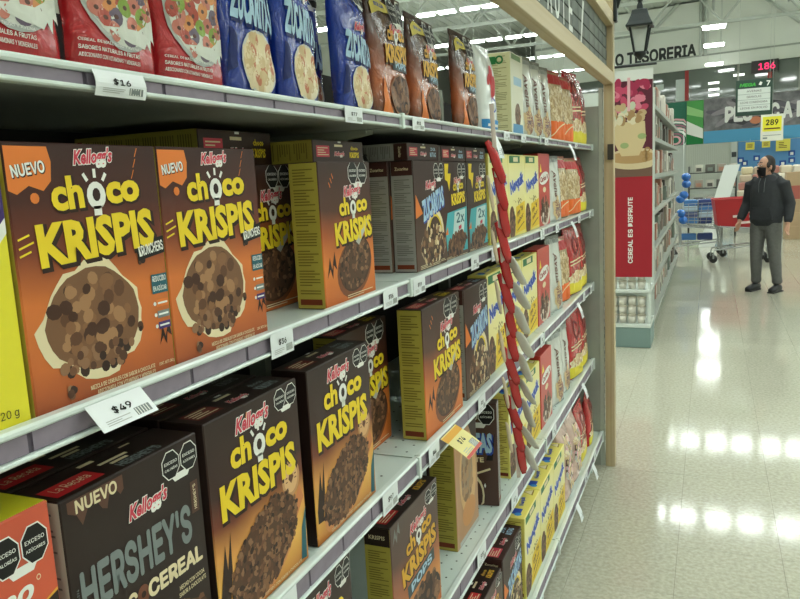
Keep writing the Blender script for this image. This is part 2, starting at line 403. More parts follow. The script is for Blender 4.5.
box('edge_strip', (-.549, Y3 + .002, 0), (-.528, Y3 + .03, 2.07), mat('strip_grey', (170, 174, 162), .45), ep)
bm = bmesh.new()
for i in range(40): add_box(bm, (-.5279, Y3 + .012, .15 + i * .045), (-.5275, Y3 + .018, .17 + i * .045))
obj('slot_row', bmesh_to(bm), ep, HOLE)

# ------------------------------------------------------------------ wooden portal with slate sign
WOOD = ramp('pine', [(0, (170, 152, 118)), (.4, (186, 168, 134)), (.7, (176, 157, 122)), (1, (190, 174, 142))], .55, 0, 0, swirl=.9)
por = thing('wooden_portal', 'pale pine timber portal with slate lettered header above the shelves', 'sign frame', (0, 0, 0))
PY = 4.085; PX0, PX1 = -.522, -.472
for y in (PY, -1.3): box('post', (PX0, y, 0), (PX1, y + .06, 2.55), WOOD, por, .002)
box('lower_beam', (PX0, -1.24, 2.085), (PX1, PY, 2.145), WOOD, por, .002)
box('upper_beam', (PX0, -1.24, 2.375), (PX1, PY, 2.44), WOOD, por, .002)
pan = box('slate_panel', (PX0 + .005, -1.24, 2.146), (PX0 + .012, PY - .001, 2.374), mat('slate_joint', (58, 62, 58), .8), por)
SL = [mat('slate_%d' % i, c, .75, nv=.15, ns=20) for i, c in enumerate(((98, 104, 98), (106, 111, 104), (90, 96, 92)))]
slate = []
for i in range(3):
    bm = bmesh.new(); add_box(bm, (0, .003, .0025), (.006, .147, .0545), .0012); me = bmesh_to(bm); me.materials.append(SL[i]); slate.append(me)
for r in range(4):
    y = PY - .153 + (r % 2) * .0
    while y > .9: obj('slate_tile', random.choice(slate), pan, loc=(PX0 + .012, y, 2.146 + r * .057)); y -= .15
a = Art()
ys = [yat(p, PX0 + .02, 2.25) for p in (530, 541, 550, 557.5, 564, 571)]
CHALK = P('chalk', (206, 210, 204))
for ch, y in zip('SFRUTE', ys): a.text(ch, y, 2.255, .15, CHALK, 1, w=.085, bold=.02)
for i, ch in enumerate('DI'): a.text(ch, ys[0] - .42 + .22 * i, 2.255, .15, CHALK, 1, w=.085 if ch == 'D' else .03, bold=.02)
ye = ys[-1] + .26
a.build('chalk_lettering', por, (PX0 + .0185, 0, 0)); a = Art()
a.poly([(ye - .03, 2.175), (ye, 2.175), (ye + .075, 2.35), (ye + .03, 2.35)], CHALK, 1); a.build('chalk_stroke', por, (PX0 + .0185, 0, 0))
box('joint_plate', (PX1 - .03, PY - .012, 1.70), (PX1 + .0, PY - .001, 1.78), mat('dark_plate', (60, 54, 46), .5), por)

# wall lantern on the post
LB = mat('lantern_black', (34, 40, 40), .45, metal=.3)
lp = ony(640, 58, PY + .03); LX, LZ = lp.x, lp.z
la = thing('wall_lantern', 'black traditional coach lantern on a curved arm on the wooden post', 'lantern', (LX, PY + .03, LZ))
lathe('base_finial', [(.004, -.012), (.014, 0), (.03, .015), (.034, .03)], LB, la, n=8)
lathe('glass', [(.034, .031), (.061, .15)], mat('lantern_glass', (226, 234, 228), .06, alpha=.35, spec=.8), la, n=4, smooth=False, sq=True)
bm = bmesh.new()
for k in range(4):
    an = math.pi / 4 + k * math.pi / 2
    add_tube(bm, [(.037 * math.cos(an), .037 * math.sin(an), .028), (.066 * math.cos(an), .066 * math.sin(an), .155)], .006, 6)
obj('corner_bar', bmesh_to(bm), la, LB)
lathe('roof', [(.09, .150), (.092, .158), (.078, .175), (.058, .21), (.05, .232), (.022, .24), (.018, .26), (.008, .28)], LB, la, n=4, smooth=False, sq=True)
lathe('bulb', [(.012, .05), (.014, .08), (.02, .10), (.012, .13)], mat('bulb_white', (240, 240, 235), .3), la, n=10)
tube('arm', [(0, 0, .275), (0, 0, .30), (-.03, 0, .325), (-.07, 0, .325), (-.105, 0, .30), (-.118, 0, .26)], .013, LB, la, 8)
box('wall_plate', (PX1 - LX + .0005, -.025, .19), (PX1 - LX + .018, .025, .34), LB, la, .004)

# ------------------------------------------------------------------ cartons
def octo(a, cx, cy, r, lay=3):
    a.ell(cx, cy, r, r * 1.08, WHITE, lay, 8, 0, math.pi / 8); a.ell(cx, cy, r * .92, r * 1.0, BLACK, lay + .5, 8, 0, math.pi / 8)
    return a
def seals(cx, cy, r, words=(('EXCESO', 'CALORÍAS'), ('EXCESO', 'AZÚCARES'))):
    a = Art(); a.poly([(cx - r * 1.1, cy - r * .8), (cx + r * 1.1, cy - r * .8), (cx + r * .7, cy - r * 1.3), (cx - r * .7, cy - r * 1.3)], WHITE, 2.4)
    for i, s in enumerate((-1, 1)):
        octo(a, cx + s * r * .98, cy, r)
        for j, wd in enumerate(words[i]): a.text(wd, cx + s * r * .98, cy + r * (.18 - .42 * j), r * .22, WHITE, 4, w=r * 1.35, bold=.02, res=1)
    return a
def choco_logo(a, cx, cy, w, yel=YEL, rot=.05):
    h = w * .30
    def at(x, y): c, q = math.cos(rot), math.sin(rot); return cx + x * c - y * q, cy + x * q + y * c
    hh = h * .74
    x, y = at(-w * .235, h * .60); a.text('ch', x, y + hh * .17, hh, yel, 3, w=w * .27, bold=.04, rot=rot, sh=DBROWN, ow=.03, res=3)
    x, y = at(w * .27, h * .60); a.text('co', x, y + hh * .02, hh * .70, yel, 3, w=w * .33, bold=.05, rot=rot, sh=DBROWN, ow=.03, res=3)
    x, y = at(w * .015, h * .60)
    a.ell(x, y, w * .085, w * .095, WHITE, 3.2, 14); a.ell(x, y + w * .006, w * .036, w * .046, DBROWN, 3.6, 10); a.rect(x - w * .035, y - w * .135, x + w * .035, y - w * .07, WHITE, 3.2)
    for an in (-.6, 0, .6):
        c, q = math.sin(an), math.cos(an); a.rect(x + c * w * .15 - w * .013, y + q * w * .15 - w * .03, x + c * w * .15 + w * .013, y + q * w * .15 + w * .03, WHITE, 3.3, -an)
    x, y = at(0, -h * .32); a.text('KRISPIS', x, y, h * .95, yel, 3, w=w * 1.06, bold=.045, rot=rot, sh=DBROWN, ow=.04, res=2)
def kelloggs(a, cx, cy, w, rot=.06, lay=3): a.text("Kellogg's", cx, cy, w * .36, PINK, lay, w=w, bold=.035, shear=.35, rot=rot, out=WHITE, ow=.045)
def heap(a, cx, cy, rx, ry, n, mats, size, lay=2.5, rot=0, seed=1, long=1.8):
    if n > 100: a.ell(cx, cy, rx * .97, ry * .97, P('heap_base', (84, 58, 42)) if mats[0] is not OAT[0] else OAT[1], lay - .05, 26, rot)
    r = random.Random(seed); c, q = math.cos(rot), math.sin(rot)
    for i in range(n):
        an = r.uniform(0, 2 * math.pi); d = math.sqrt(r.random()); x, y = rx * d * math.cos(an), ry * d * math.sin(an)
        s = size * r.uniform(.7, 1.25)
        a.ell(cx + x * c - y * q, cy + x * q + y * c, s * r.uniform(1, long), s, r.choice(mats), lay + i * .004, 6 if n > 100 else 9, r.uniform(0, 3.1))
def small_print(a, x0, y0, x1, y1, n, m, seed=0, lay=2):
    r = random.Random(seed); dy = (y1 - y0) / n; ragged = 1.0
    for i in range(n):
        if i % 7 == 6: continue
        e = r.choice((.75, .95, 1, 1, .6)); a.rect(x0, y1 - (i + .7) * dy, x0 + (x1 - x0) * e, y1 - (i + .3) * dy, m, lay)
def zigzag(a, x, y, s, m=DBROWN, lay=2):
    a.poly([(x, y), (x + s * .3, y + s * .9), (x + s * .45, y + s * .35), (x + s * .75, y + s * 1.1), (x + s * .9, y + s * .3), (x + s * .6, y + s * .55), (x + s * .5, y - s * .05), (x + s * .3, y + s * .4)], m, lay)

def carton(name, label, cat_group, w, h, d, front, side, top, draw, side_ink=None, side_band=None, top_draw=None, bev=.0016, band_word='KRISPIS'):
    """root at the middle of the front base edge; front looks along +X"""
    t = thing(name, label, 'cereal box', (0, 0, 0), 0, cat_group)
    bm = bmesh.new(); add_box(bm, (-d, -w / 2, 0), (0, w / 2, h), bev); me = bmesh_to(bm)
    for q in (front, side, top): me.materials.append(q)
    for p in me.polygons: p.material_index = 0 if p.normal.x > .6 else 2 if abs(p.normal.z) > .6 else 1 if abs(p.normal.y) > .6 or p.normal.x < -.6 else 2
    obj('carton', me, t)
    for nm, a in draw(w, h).items():
        a.v = [(min(max(x, .0012), w - .0012), min(max(y, .0012), h - .0012), l) for x, y, l in a.v]      # print ends at the card's edges
        a.build(nm, t, (0, -w / 2, 0))
    for sgn in (-1, 1):
        a = Art()
        if side_band: a.rect(.002, h * .87, d - .002, h * .995, side_band, 1); a.text(band_word, d / 2, h * .93, h * .03, CREAM, 2, w=d * .6, bold=.02, res=1)
        if side_ink: small_print(a, d * .14, h * .10, d * .86, h * (.84 if side_band else .96), 44, side_ink, 3); a.rect(d * .12, h * .03, d * .88, h * .07, P('rust', (120, 50, 24)), 1.5)
        if a.v:
            if sgn < 0: a.build('side_panel', t, (-d, -w / 2, 0), (1, 0, 0), (0, 0, 1), (0, -1, 0))
            else: a.build('side_panel', t, (0, w / 2, 0), (-1, 0, 0), (0, 0, 1), (0, 1, 0))
    if top_draw:
        a = Art(); top_draw(a, w, d); a.build('top_print', t, (0, -w / 2, h), (0, 1, 0), (-1, 0, 0), (0, 0, 1))
    return t
def top_kelloggs(logo=YEL, word='choco KRISPIS', flagc=PINK):
    def f(a, w, d):
        a.rect(w * .06, d * .25, w * .30, d * .75, flagc, 1); small_print(a, w * .08, d * .3, w * .28, d * .7, 4, CREAM, 1)
        a.rect(w * .40, d * .72, w * .56, d * .82, CREAM, 1); kelloggs(a, w * .49, d * .38, w * .2, 0, 2)
        a.text(word.split()[0], w * .80, d * .68, d * .2, logo, 2, w=w * .16, bold=.03, res=1)
        if len(word.split()) > 1: a.text(word.split()[1], w * .80, d * .36, d * .28, logo, 2, w=w * .2, bold=.03, res=1)
        a.rect(w * .47, d * .90, w * .53, d * .97, WHITE, 1)
    return f

OLIVE = mat('olive_card', (178, 162, 66), .5); GREYCARD = mat('grey_card', (158, 156, 152), .5); BROWNCARD = mat('brown_card', (56, 32, 26), .45, coat=.06, spec=.3); DARKCARD = mat('dark_card', (40, 25, 21), .42, coat=.08, spec=.3)
G_KR = ramp('krunchers_front', [(0, (150, 74, 40)), (.18, (196, 104, 50)), (.42, (210, 116, 54)), (.6, (118, 56, 36)), (.78, (72, 36, 28)), (1, (54, 28, 23))])
G_CK = ramp('choco_front', [(0, (196, 104, 48)), (.3, (222, 128, 56)), (.5, (168, 86, 42)), (.66, (78, 42, 30)), (1, (52, 30, 24))])
G_BIG = ramp('big_front', [(0, (186, 116, 56)), (.2, (232, 178, 84)), (.38, (216, 150, 76)), (.52, (112, 54, 36)), (.64, (56, 31, 25)), (1, (44, 28, 23))])
G_POP = ramp('pops_front', [(0, (190, 100, 46)), (.25, (214, 140, 72)), (.5, (160, 92, 60)), (.7, (88, 62, 54)), (1, (84, 66, 60))])
G_NES = ramp('nesquik_front', [(0, (228, 210, 108)), (.4, (236, 226, 156)), (.75, (238, 230, 168)), (1, (236, 224, 142))])
G_ZUC = ramp('zucaritas_front', [(0, (92, 66, 52)), (.5, (64, 40, 33)), (1, (50, 30, 26))])

def d_krunchers(w, h):
    L = Art(); A = Art()
    A.poly([(.0, h * .985), (w * .245, h * .985), (w * .262, h * .93), (w * .25, h * .86), (w * .2, h * .825), (w * .12, h * .845), (w * .05, h * .815), (0, h * .83)], ORG, 1.5); A.ell(w * .145, h * .80, w * .026, w * .026, ORG, 1.5, 10)
    L.text('NUEVO', w * .125, h * .905, h * .045, WHITE, 3, w=w * .19, bold=.04, rot=.13, sh=DBROWN)
    for i in range(3): A.rect(w * (.80 + .02 * i), h * (.86 + .045 * i), w * (.805 + .02 * i), h * (.90 + .045 * i), ORG, 1.5, -.45)
    kelloggs(L, w * .53, h * .945, w * .27)
    choco_logo(L, w * .52, h * .695, w * .75)
    for i in range(3): A.rect(w * .02, h * (.60 + i * .03), w * (.11 - .02 * abs(i - 1)), h * (.607 + i * .03), YEL, 1.6, .3)
    # torn opening with cereal clusters behind it
    rr = random.Random(4); rim = []; hole = []
    for k in range(30):
        an = 2 * math.pi * k / 30; q = rr.uniform(.9, 1.12); rim.append((w * .43 + w * .35 * q * math.cos(an), h * .315 + h * .225 * q * math.sin(an))); hole.append((w * .43 + w * .315 * math.cos(an) * (q * .3 + .7), h * .32 + h * .20 * math.sin(an) * (q * .3 + .7)))
    A.poly(rim, CREAM, 1.6); A.poly(hole, P('inside', (120, 84, 58)), 1.9)
    heap(A, w * .43, h * .33, w * .27, h * .165, 60, PUFF, w * .034, 2.0, seed=5, long=1.25)
    heap(A, w * .45, h * .16, w * .26, h * .05, 34, CHOC, w * .026, 2.4, seed=6, long=1.2)
    for x, y in ((.22, .06), (.80, .52), (.74, .24), (.84, .60)): heap(A, w * x, h * y, w * .02, w * .02, 6, CHOC, w * .018, 2.5, seed=int(x * 100), long=1.2)
    A.rect(w * .77, h * .525, w * 1.0, h * .60, BLACK, 2.9, .12); L.text('KRUNCHERS', w * .885, h * .562, h * .045, WHITE, 3.4, w=w * .20, bold=.03, rot=.12)
    A.rect(w * .86, h * .36, w * .99, h * .445, TEAL, 2.9); L.text('REDUCIDO', w * .925, h * .425, h * .025, WHITE, 3.4, w=w * .11, bold=.02, res=1); L.text('EN AZÚCAR', w * .925, h * .385, h * .028, WHITE, 3.4, w=w * .11, bold=.02, res=1)
    for i, c in enumerate((ORG, GREY, PURP)): A.rect(w * .885, h * (.30 - i * .05), w * .985, h * (.332 - i * .05), c, 2.9); A.ell(w * .87, h * (.316 - i * .05), w * .012, w * .012, WHITE, 3.0, 8); A.rect(w * .895, h * (.312 - i * .05), w * .975, h * (.320 - i * .05), WHITE, 3.1)
    zigzag(A, w * .88, h * .13, w * .12)
    L.text('MEZCLA DE CEREALES CON SABOR A CHOCOLATE', w * .58, h * .050, h * .018, CREAM, 3, w=w * .48, bold=.02, res=1, rot=.0); L.text('ADICIONADA CON VITAMINAS Y MINERALES', w * .60, h * .025, h * .018, CREAM, 3, w=w * .44, bold=.02, res=1)
    L.text('CONT. NETO 240 g', w * .92, h * .045, h * .018, CREAM, 3, w=w * .13, bold=.02, res=1)
    return {'front_picture': A, 'front_lettering': L}
def d_choco(w, h, seal=True):
    L = Art(); A = Art(); out = {}
    kelloggs(L, w * .60, h * .785, w * .34); choco_logo(L, w * .60, h * .565, w * .70)
    for i in range(3): A.rect(w * (.18 + .03 * i), h * (.82 + .03 * i), w * (.19 + .03 * i), h * (.86 + .03 * i), ORG, 1.5, .5)
    A.ell(w * .58, h * .24, w * .36, h * .21, P('bowl_brown', (126, 72, 42)), 1.6, 24, .3); A.ell(w * .60, h * .26, w * .33, h * .19, P('bowl_in', (70, 42, 30)), 1.8, 24, .3)
    heap(A, w * .58, h * .26, w * .31, h * .18, 150, CHOC, w * .018, 2, .3, 9); heap(A, w * .60, h * .40, w * .22, h * .05, 20, CHOC, w * .014, 2.6, .3, 10)
    A.poly([(w * .62, h * .42), (w * .9, h * .60), (w * .93, h * .57), (w * .68, h * .39)], LGREY, 2.9)
    zigzag(A, w * .05, h * .2, w * .2, P('zig', (54, 32, 26))); small_print(A, w * .4, h * .02, w * .95, h * .05, 2, CREAM, 3)
    out['front_picture'] = A; out['front_lettering'] = L
    if seal: out['warning_seal'] = seals(w * .73, h * .92, w * .10)
    return out
def d_big(w, h):
    L = Art(); A = Art()
    kelloggs(L, w * .46, h * .91, w * .36, .02); choco_logo(L, w * .50, h * .665, w * .78, rot=.0)
    A.ell(w * .84, h * .505, w * .11, w * .125, TAN, 2, 18); A.ell(w * .84, h * .505, w * .085, w * .10, P('badge', (214, 170, 122)), 2.3, 18); A.poly([(w * .84, h * .56), (w * .872, h * .505), (w * .84, h * .475), (w * .808, h * .505)], MIDBROWN, 2.6)
    for s in (-1, 1):
        for j in (0, 1): A.rect(w * (.84 + s * .055) - w * .012, h * (.49 + j * .022), w * (.84 + s * .055) + w * .012, h * (.496 + j * .022), MIDBROWN, 2.6)
    A.poly([(w * .98, h * .36), (w * .66, h * .10), (w * .60, h * .14), (w * .94, h * .44)], P('spoon', (196, 122, 74)), 1.9)
    A.ell(w * .50, h * .21, w * .42, h * .17, P('spoon_bowl', (206, 138, 86)), 2.0, 24, .45); heap(A, w * .50, h * .25, w * .42, h * .19, 420, CHOC + PUFF[:2], w * .017, 2.2, .4, 12)
    heap(A, w * .55, h * .42, w * .3, h * .05, 26, CHOC, w * .012, 3.2, .4, 13)
    A.poly([(w * .02, h * .20), (w * .09, h * .42), (w * .10, h * .30), (w * .15, h * .46), (w * .14, h * .28), (w * .10, h * .14), (w * .18, h * .14), (w * .18, h * .12), (w * .02, h * .13)], DBROWN, 1.8)
    A.poly([(w * .97, h * .02), (w * 1.0, h * .3), (w * .93, h * .2), (w * .90, h * .03)], TEAL, 1.8)
    L.text('CEREAL DE ARROZ TOSTADO CON SABOR A CHOCOLATE', w * .55, h * .030, h * .016, CREAM, 3, w=w * .7, bold=.02, res=1)
    for i in range(2): A.rect(w * (.36 + .04 * i), h * (.90 + .03 * i), w * (.37 + .04 * i), h * (.93 + .03 * i), ORG, 1.5, -.3)
    return {'front_picture': A, 'front_lettering': L, 'warning_seal': seals(w * .845, h * .935, w * .07)}
def d_zuc(w, h):
    L = Art(); A = Art()
    kelloggs(L, w * .52, h * .77, w * .34); L.text('ZUCARITAS', w * .58, h * .60, h * .20, SKY, 3, w=w * .74, bold=.05, shear=.1, rot=.22, sh=BLUE, ow=.03)
    A.poly([(w * .02, h * .48), (w * .04, h * .70), (w * .24, h * .52)], ORG, 1.6)
    A.ring(w * .62, h * .30, w * .24, w * .30, CREAM, 1.7, 20); A.ring(w * .62, h * .31, w * .20, w * .23, YEL, 1.8, 20)
    A.ell(w * .55, h * .2, w * .42, h * .17, P('milk_choc', (168, 146, 124)), 1.9, 20); heap(A, w * .55, h * .21, w * .40, h * .18, 110, CHOC + FLAKE[:2], w * .03, 2.1, 0, 15); small_print(A, w * .1, h * .01, w * .95, h * .05, 3, CREAM, 4)
    return {'front_picture': A, 'front_lettering': L, 'warning_seal': seals(w * .80, h * .90, w * .09)}
def d_turq(w, h):
    L = Art(); A = Art()
    A.poly([(w * .10, h * .98), (w * .26, h * .98), (w * .22, h * .88), (w * .34, h * .88), (w * .26, h * .70), (w * .20, h * .80), (w * .10, h * .82)], YEL, 1.8)
    kelloggs(L, w * .6, h * .80, w * .3); choco_logo(L, w * .62, h * .66, w * .55)
    A.poly([(w * .10, h * .05), (w * .05, h * .3), (w * .16, h * .48), (w * .98, h * .52), (w * .98, h * .05)], TURQ, 1.5); A.poly([(w * .35, h * .25), (w * .45, h * .48), (w * .92, h * .50), (w * .8, h * .2)], P('pale_turq', (190, 214, 212)), 1.8)
    L.text('2x', w * .68, h * .415, h * .11, TEAL, 3, w=w * .34, bold=.03); A.poly([(w * .03, h * .26), (w * .14, h * .34), (w * .16, h * .26)], ORG, 2.2); A.rect(w * .6, h * .29, w * .72, h * .33, PINK, 2.4, .2)
    heap(A, w * .52, h * .14, w * .42, h * .12, 110, CHOC, w * .03, 2.2, .15, 17); small_print(A, w * .05, h * .005, w * .95, h * .03, 2, CREAM, 5)
    return {'front_picture': A, 'front_lettering': L, 'warning_seal': seals(w * .8, h * .91, w * .09)}
def d_nes(w, h):
    L = Art(); A = Art()
    A.rect(w * .06, h * .90, w * .70, h * .985, GRN, 1.5); A.rect(w * .30, h * .915, w * .58, h * .97, CREAM, 2)
    L.text('Nesquik', w * .5, h * .64, h * .20, BLUE, 3, w=w * .84, bold=.06, rot=.22, out=WHITE, ow=.05)
    A.ell(w * .16, h * .16, w * .18, h * .22, MIDBROWN, 1.6, 18); heap(A, w * .18, h * .16, w * .17, h * .20, 50, CHOC, w * .03, 1.9, 0, 19, 1.15); heap(A, w * .5, h * .42, w * .3, h * .05, 12, CHOC, w * .014, 1.9, 0, 20)
    A.poly([(w * .34, h * .03), (w * .40, h * .36), (w * .96, h * .42), (w * .98, h * .05)], P('slab_yellow', (226, 190, 40)), 2.1)
    L.text('más', w * .64, h * .31, h * .08, MIDBROWN, 3, w=w * .36, bold=.04, rot=.3); L.text('sabor', w * .66, h * .21, h * .06, MIDBROWN, 3, w=w * .40, bold=.03, rot=.3); A.rect(w * .45, h * .10, w * .9, h * .115, MIDBROWN, 2.6, .25)
    return {'front_picture': A, 'front_lettering': L}
def d_hershey(w, h):
    L = Art(); A = Art(); CH = P('drip', (94, 62, 50))
    A.poly([(w * .04, h * .985), (w * .40, h * .985), (w * .40, h * .93), (w * .375, h * .915), (w * .35, h * .94), (w * .30, h * .935), (w * .28, h * .89), (w * .25, h * .90), (w * .22, h * .935), (w * .16, h * .93), (w * .12, h * .88), (w * .09, h * .925), (w * .04, h * .945)], CH, 1.6)
    L.text('NUEVO', w * .22, h * .955, h * .05, CREAM, 3, w=w * .27, bold=.04)
    kelloggs(L, w * .56, h * .815, w * .30, .03); L.text("HERSHEY'S", w * .47, h * .635, h * .17, GREY, 3, w=w * .82, bold=.05)
    A.rect(w * .90, h * .66, w * .965, h * .80, P('bar', (84, 56, 46)), 2, -.02); A.text("HERSHEY'S", w * .932, h * .73, w * .025, CREAM, 3, w=h * .11, bold=.02, rot=math.pi / 2, res=1)
    L.text('SINCE 1894', w * .04, h * .62, h * .012, GREY, 3, w=h * .09, rot=math.pi / 2, res=1)
    L.text('CHOC', w * .26, h * .475, h * .075, CREAM, 3, w=w * .30, bold=.06); L.text('CEREAL', w * .72, h * .475, h * .075, CREAM, 3, w=w * .46, bold=.06)
    A.ell(w * .455, h * .475, w * .045, h * .04, P('choc_ball', (112, 66, 48)), 2, 14); A.ell(w * .455, h * .475, w * .018, h * .014, DBROWN, 2.4, 10)
    L.text('HECHO CON COCOA', w * .84, h * .385, h * .02, CREAM, 3, w=w * .22, bold=.02, res=1); L.text('SABOR A CHOCOLATE', w * .84, h * .355, h * .02, CREAM, 3, w=w * .24, bold=.02, res=1)
    heap(A, w * .6, h * .2, w * .38, h * .13, 120, PUFF + CHOC[1:], w * .032, 2, 0, 21, 1.3)
    return {'front_picture': A, 'front_lettering': L, 'warning_seal': seals(w * .835, h * .92, w * .078)}
def d_pops(w, h):
    L = Art(); A = Art()
    zigzag(A, w * .03, h * .86, w * .16, P('zig_grey', (120, 122, 122))); kelloggs(L, w * .54, h * .83, w * .36); choco_logo(L, w * .54, h * .63, w * .70, P('amber', (216, 164, 52)), .10)
    A.rect(w * .27, h * .375, w * .86, h * .475, P('slate_blue', (60, 72, 78)), 2, .10); L.text('POPS', w * .57, h * .425, h * .07, SKY, 3, w=w * .46, bold=.05, rot=.10)
    A.ell(w * .62, h * .16, w * .36, h * .17, DBROWN, 1.7, 22); heap(A, w * .62, h * .17, w * .34, h * .16, 60, CHOC, w * .045, 2, 0, 23, 1.05)
    return {'front_picture': A, 'front_lettering': L, 'warning_seal': seals(w * .84, h * .925, w * .07)}
def d_red(w, h):
    L = Art(); A = Art()
    A.ell(w * .5, h * .66, w * .42, h * .085, WHITE, 1.8, 18, .1); L.text('Carlos V', w * .5, h * .66, h * .075, P('deep_red', (150, 24, 30)), 3, w=w * .7, bold=.04, rot=.1); A.poly([(w * .12, h * .74), (w * .2, h * .86), (w * .28, h * .75)], SIGNAL, 2)
    A.ell(w * .5, h * .5, w * .14, h * .04, CREAM, 2, 12)
    A.ell(w * .55, h * .16, w * .42, h * .16, P('milk', (220, 206, 190)), 1.8, 20); heap(A, w * .5, h * .22, w * .36, h * .16, 46, CHOC, w * .055, 2, 0, 25, 1.1)
    return {'front_picture': A, 'front_lettering': L}
def d_520(w, h):
    L = Art(); A = Art()
    pts = [(w * .2 + w * .8 * k / 10, h * (.42 + .34 * (k / 10) ** 2)) for k in range(11)]
    A.poly(pts + [(w, h * .99), (w * .2, h * .99)], WHITE, 1.5); A.poly([(x, y + h * .06) for x, y in pts] + [(w, h * .99), (w * .2, h * .99)], PURP, 2)
    L.text('520 g', w * .865, h * .06, h * .042, BLACK, 3, w=w * .13, bold=.0)
    return {'front_picture': A, 'front_lettering': L}
def d_mo(w, h):
    L = Art(); A = Art()
    L.text('mo', w * .76, h * .735, h * .055, WHITE, 3, w=w * .22, bold=.05, shear=.2, rot=.05); L.ring(w * .90, h * .77, w * .008, w * .012, CREAM, 3, 10)
    A.poly([(0, 0), (w * .99, 0), (w * .99, h * .70), (w * .5, h * .56), (0, h * .3)], P('amber_panel', (226, 170, 60)), 1.5); A.poly([(w * .70, 0), (w * .66, h * .35), (w * .82, h * .655), (w * .86, h * .665), (w * .73, h * .35), (w * .77, 0)], WHITE, 2); A.poly([(w * .78, 0), (w * .74, h * .35), (w * .865, h * .66), (w * .99, h * .69), (w * .99, 0)], DBROWN, 2.2)
    heap(A, w * .88, h * .15, w * .09, h * .14, 30, OAT, w * .02, 2.5, 0, 3)
    return {'front_picture': A, 'front_lettering': L, 'warning_seal': seals(w * .83, h * .885, w * .075)}
def d_cream(w, h):
    L = Art(); A = Art()
    A.rect(w * .05, h * .92, w * .8, h * .985, P('sage', (120, 150, 110)), 1.6); A.rect(w * .2, h * .62, w * .85, h * .72, SKY, 1.6); A.ell(w * .5, h * .26, w * .24, h * .15, P('grain_brown', (130, 104, 86)), 1.8, 14); heap(A, w * .5, h * .27, w * .22, h * .13, 30, CHOC[1:], w * .03, 2, 0, 2)
    A.poly([(w * .06, h * .01), (w * .1, h * .15), (w * .9, h * .15), (w * .96, h * .01)], P('bowl_blue', (96, 156, 200)), 2.6)
    return {'front_picture': A}
def d_tan(w, h):
    A = Art()
    r = random.Random(5)
    A.ell(w * .55, h * .55, w * .38, h * .36, P('tan_pale', (206, 166, 116)), 1.6, 24); A.ell(w * .5, h * .56, w * .26, h * .25, P('tan_grey', (150, 128, 104)), 1.9, 20); A.ell(w * .55, h * .22, w * .3, h * .12, P('tan_warm', (196, 138, 84)), 2.2, 20)
    heap(A, w * .5, h * .52, w * .24, h * .22, 40, [P('tan_mid', (168, 130, 92)), P('tan_dk', (128, 98, 70))], w * .04, 2.1, 0, 7)
    A.poly([(w * .6, h * .98), (w * .99, h * .98), (w * .99, h * .6), (w * .8, h * .8)], DBROWN, 1.8); A.rect(w * .1, h * .01, w * .98, h * .05, LGREY, 2.3)
    return {'front_picture': A}
def d_as(w, h):
    L = Art(); A = Art()
    L.text('ZUCARITAS', w * .53, h * .62, h * .20, SKY, 3, w=w * .80, bold=.05, sh=BLUE, ow=.03); L.text('CHOCOLATE', w * .50, h * .455, h * .05, CREAM, 3, w=w * .62, bold=.05); A.rect(w * .45, h * .41, w * .64, h * .42, CREAM, 2)
    A.ring(w * .60, h * .26, w * .05, w * .09, CHOC[3], 2, 14); A.rect(w * .68, h * .33, w * .90, h * .35, CREAM, 2.2, .3); A.ring(w * .66, h * .1, w * .12, w * .145, CREAM, 2, 16, 1.6); heap(A, w * .5, h * .14, w * .2, h * .1, 20, CHOC[2:], w * .04, 2.2, 0, 8)
    A.poly([(w * .84, h * .45), (w * .93, h * .45), (w * .97, h * .72)], BLACK, 1.8); A.poly([(w * .80, h * .20), (w * .815, h * .225), (w * .83, h * .2), (w * .815, h * .175)], WHITE, 2)
    return {'front_picture': A, 'front_lettering': L, 'warning_seal': seals(w * .74, h * .90, w * .12)}

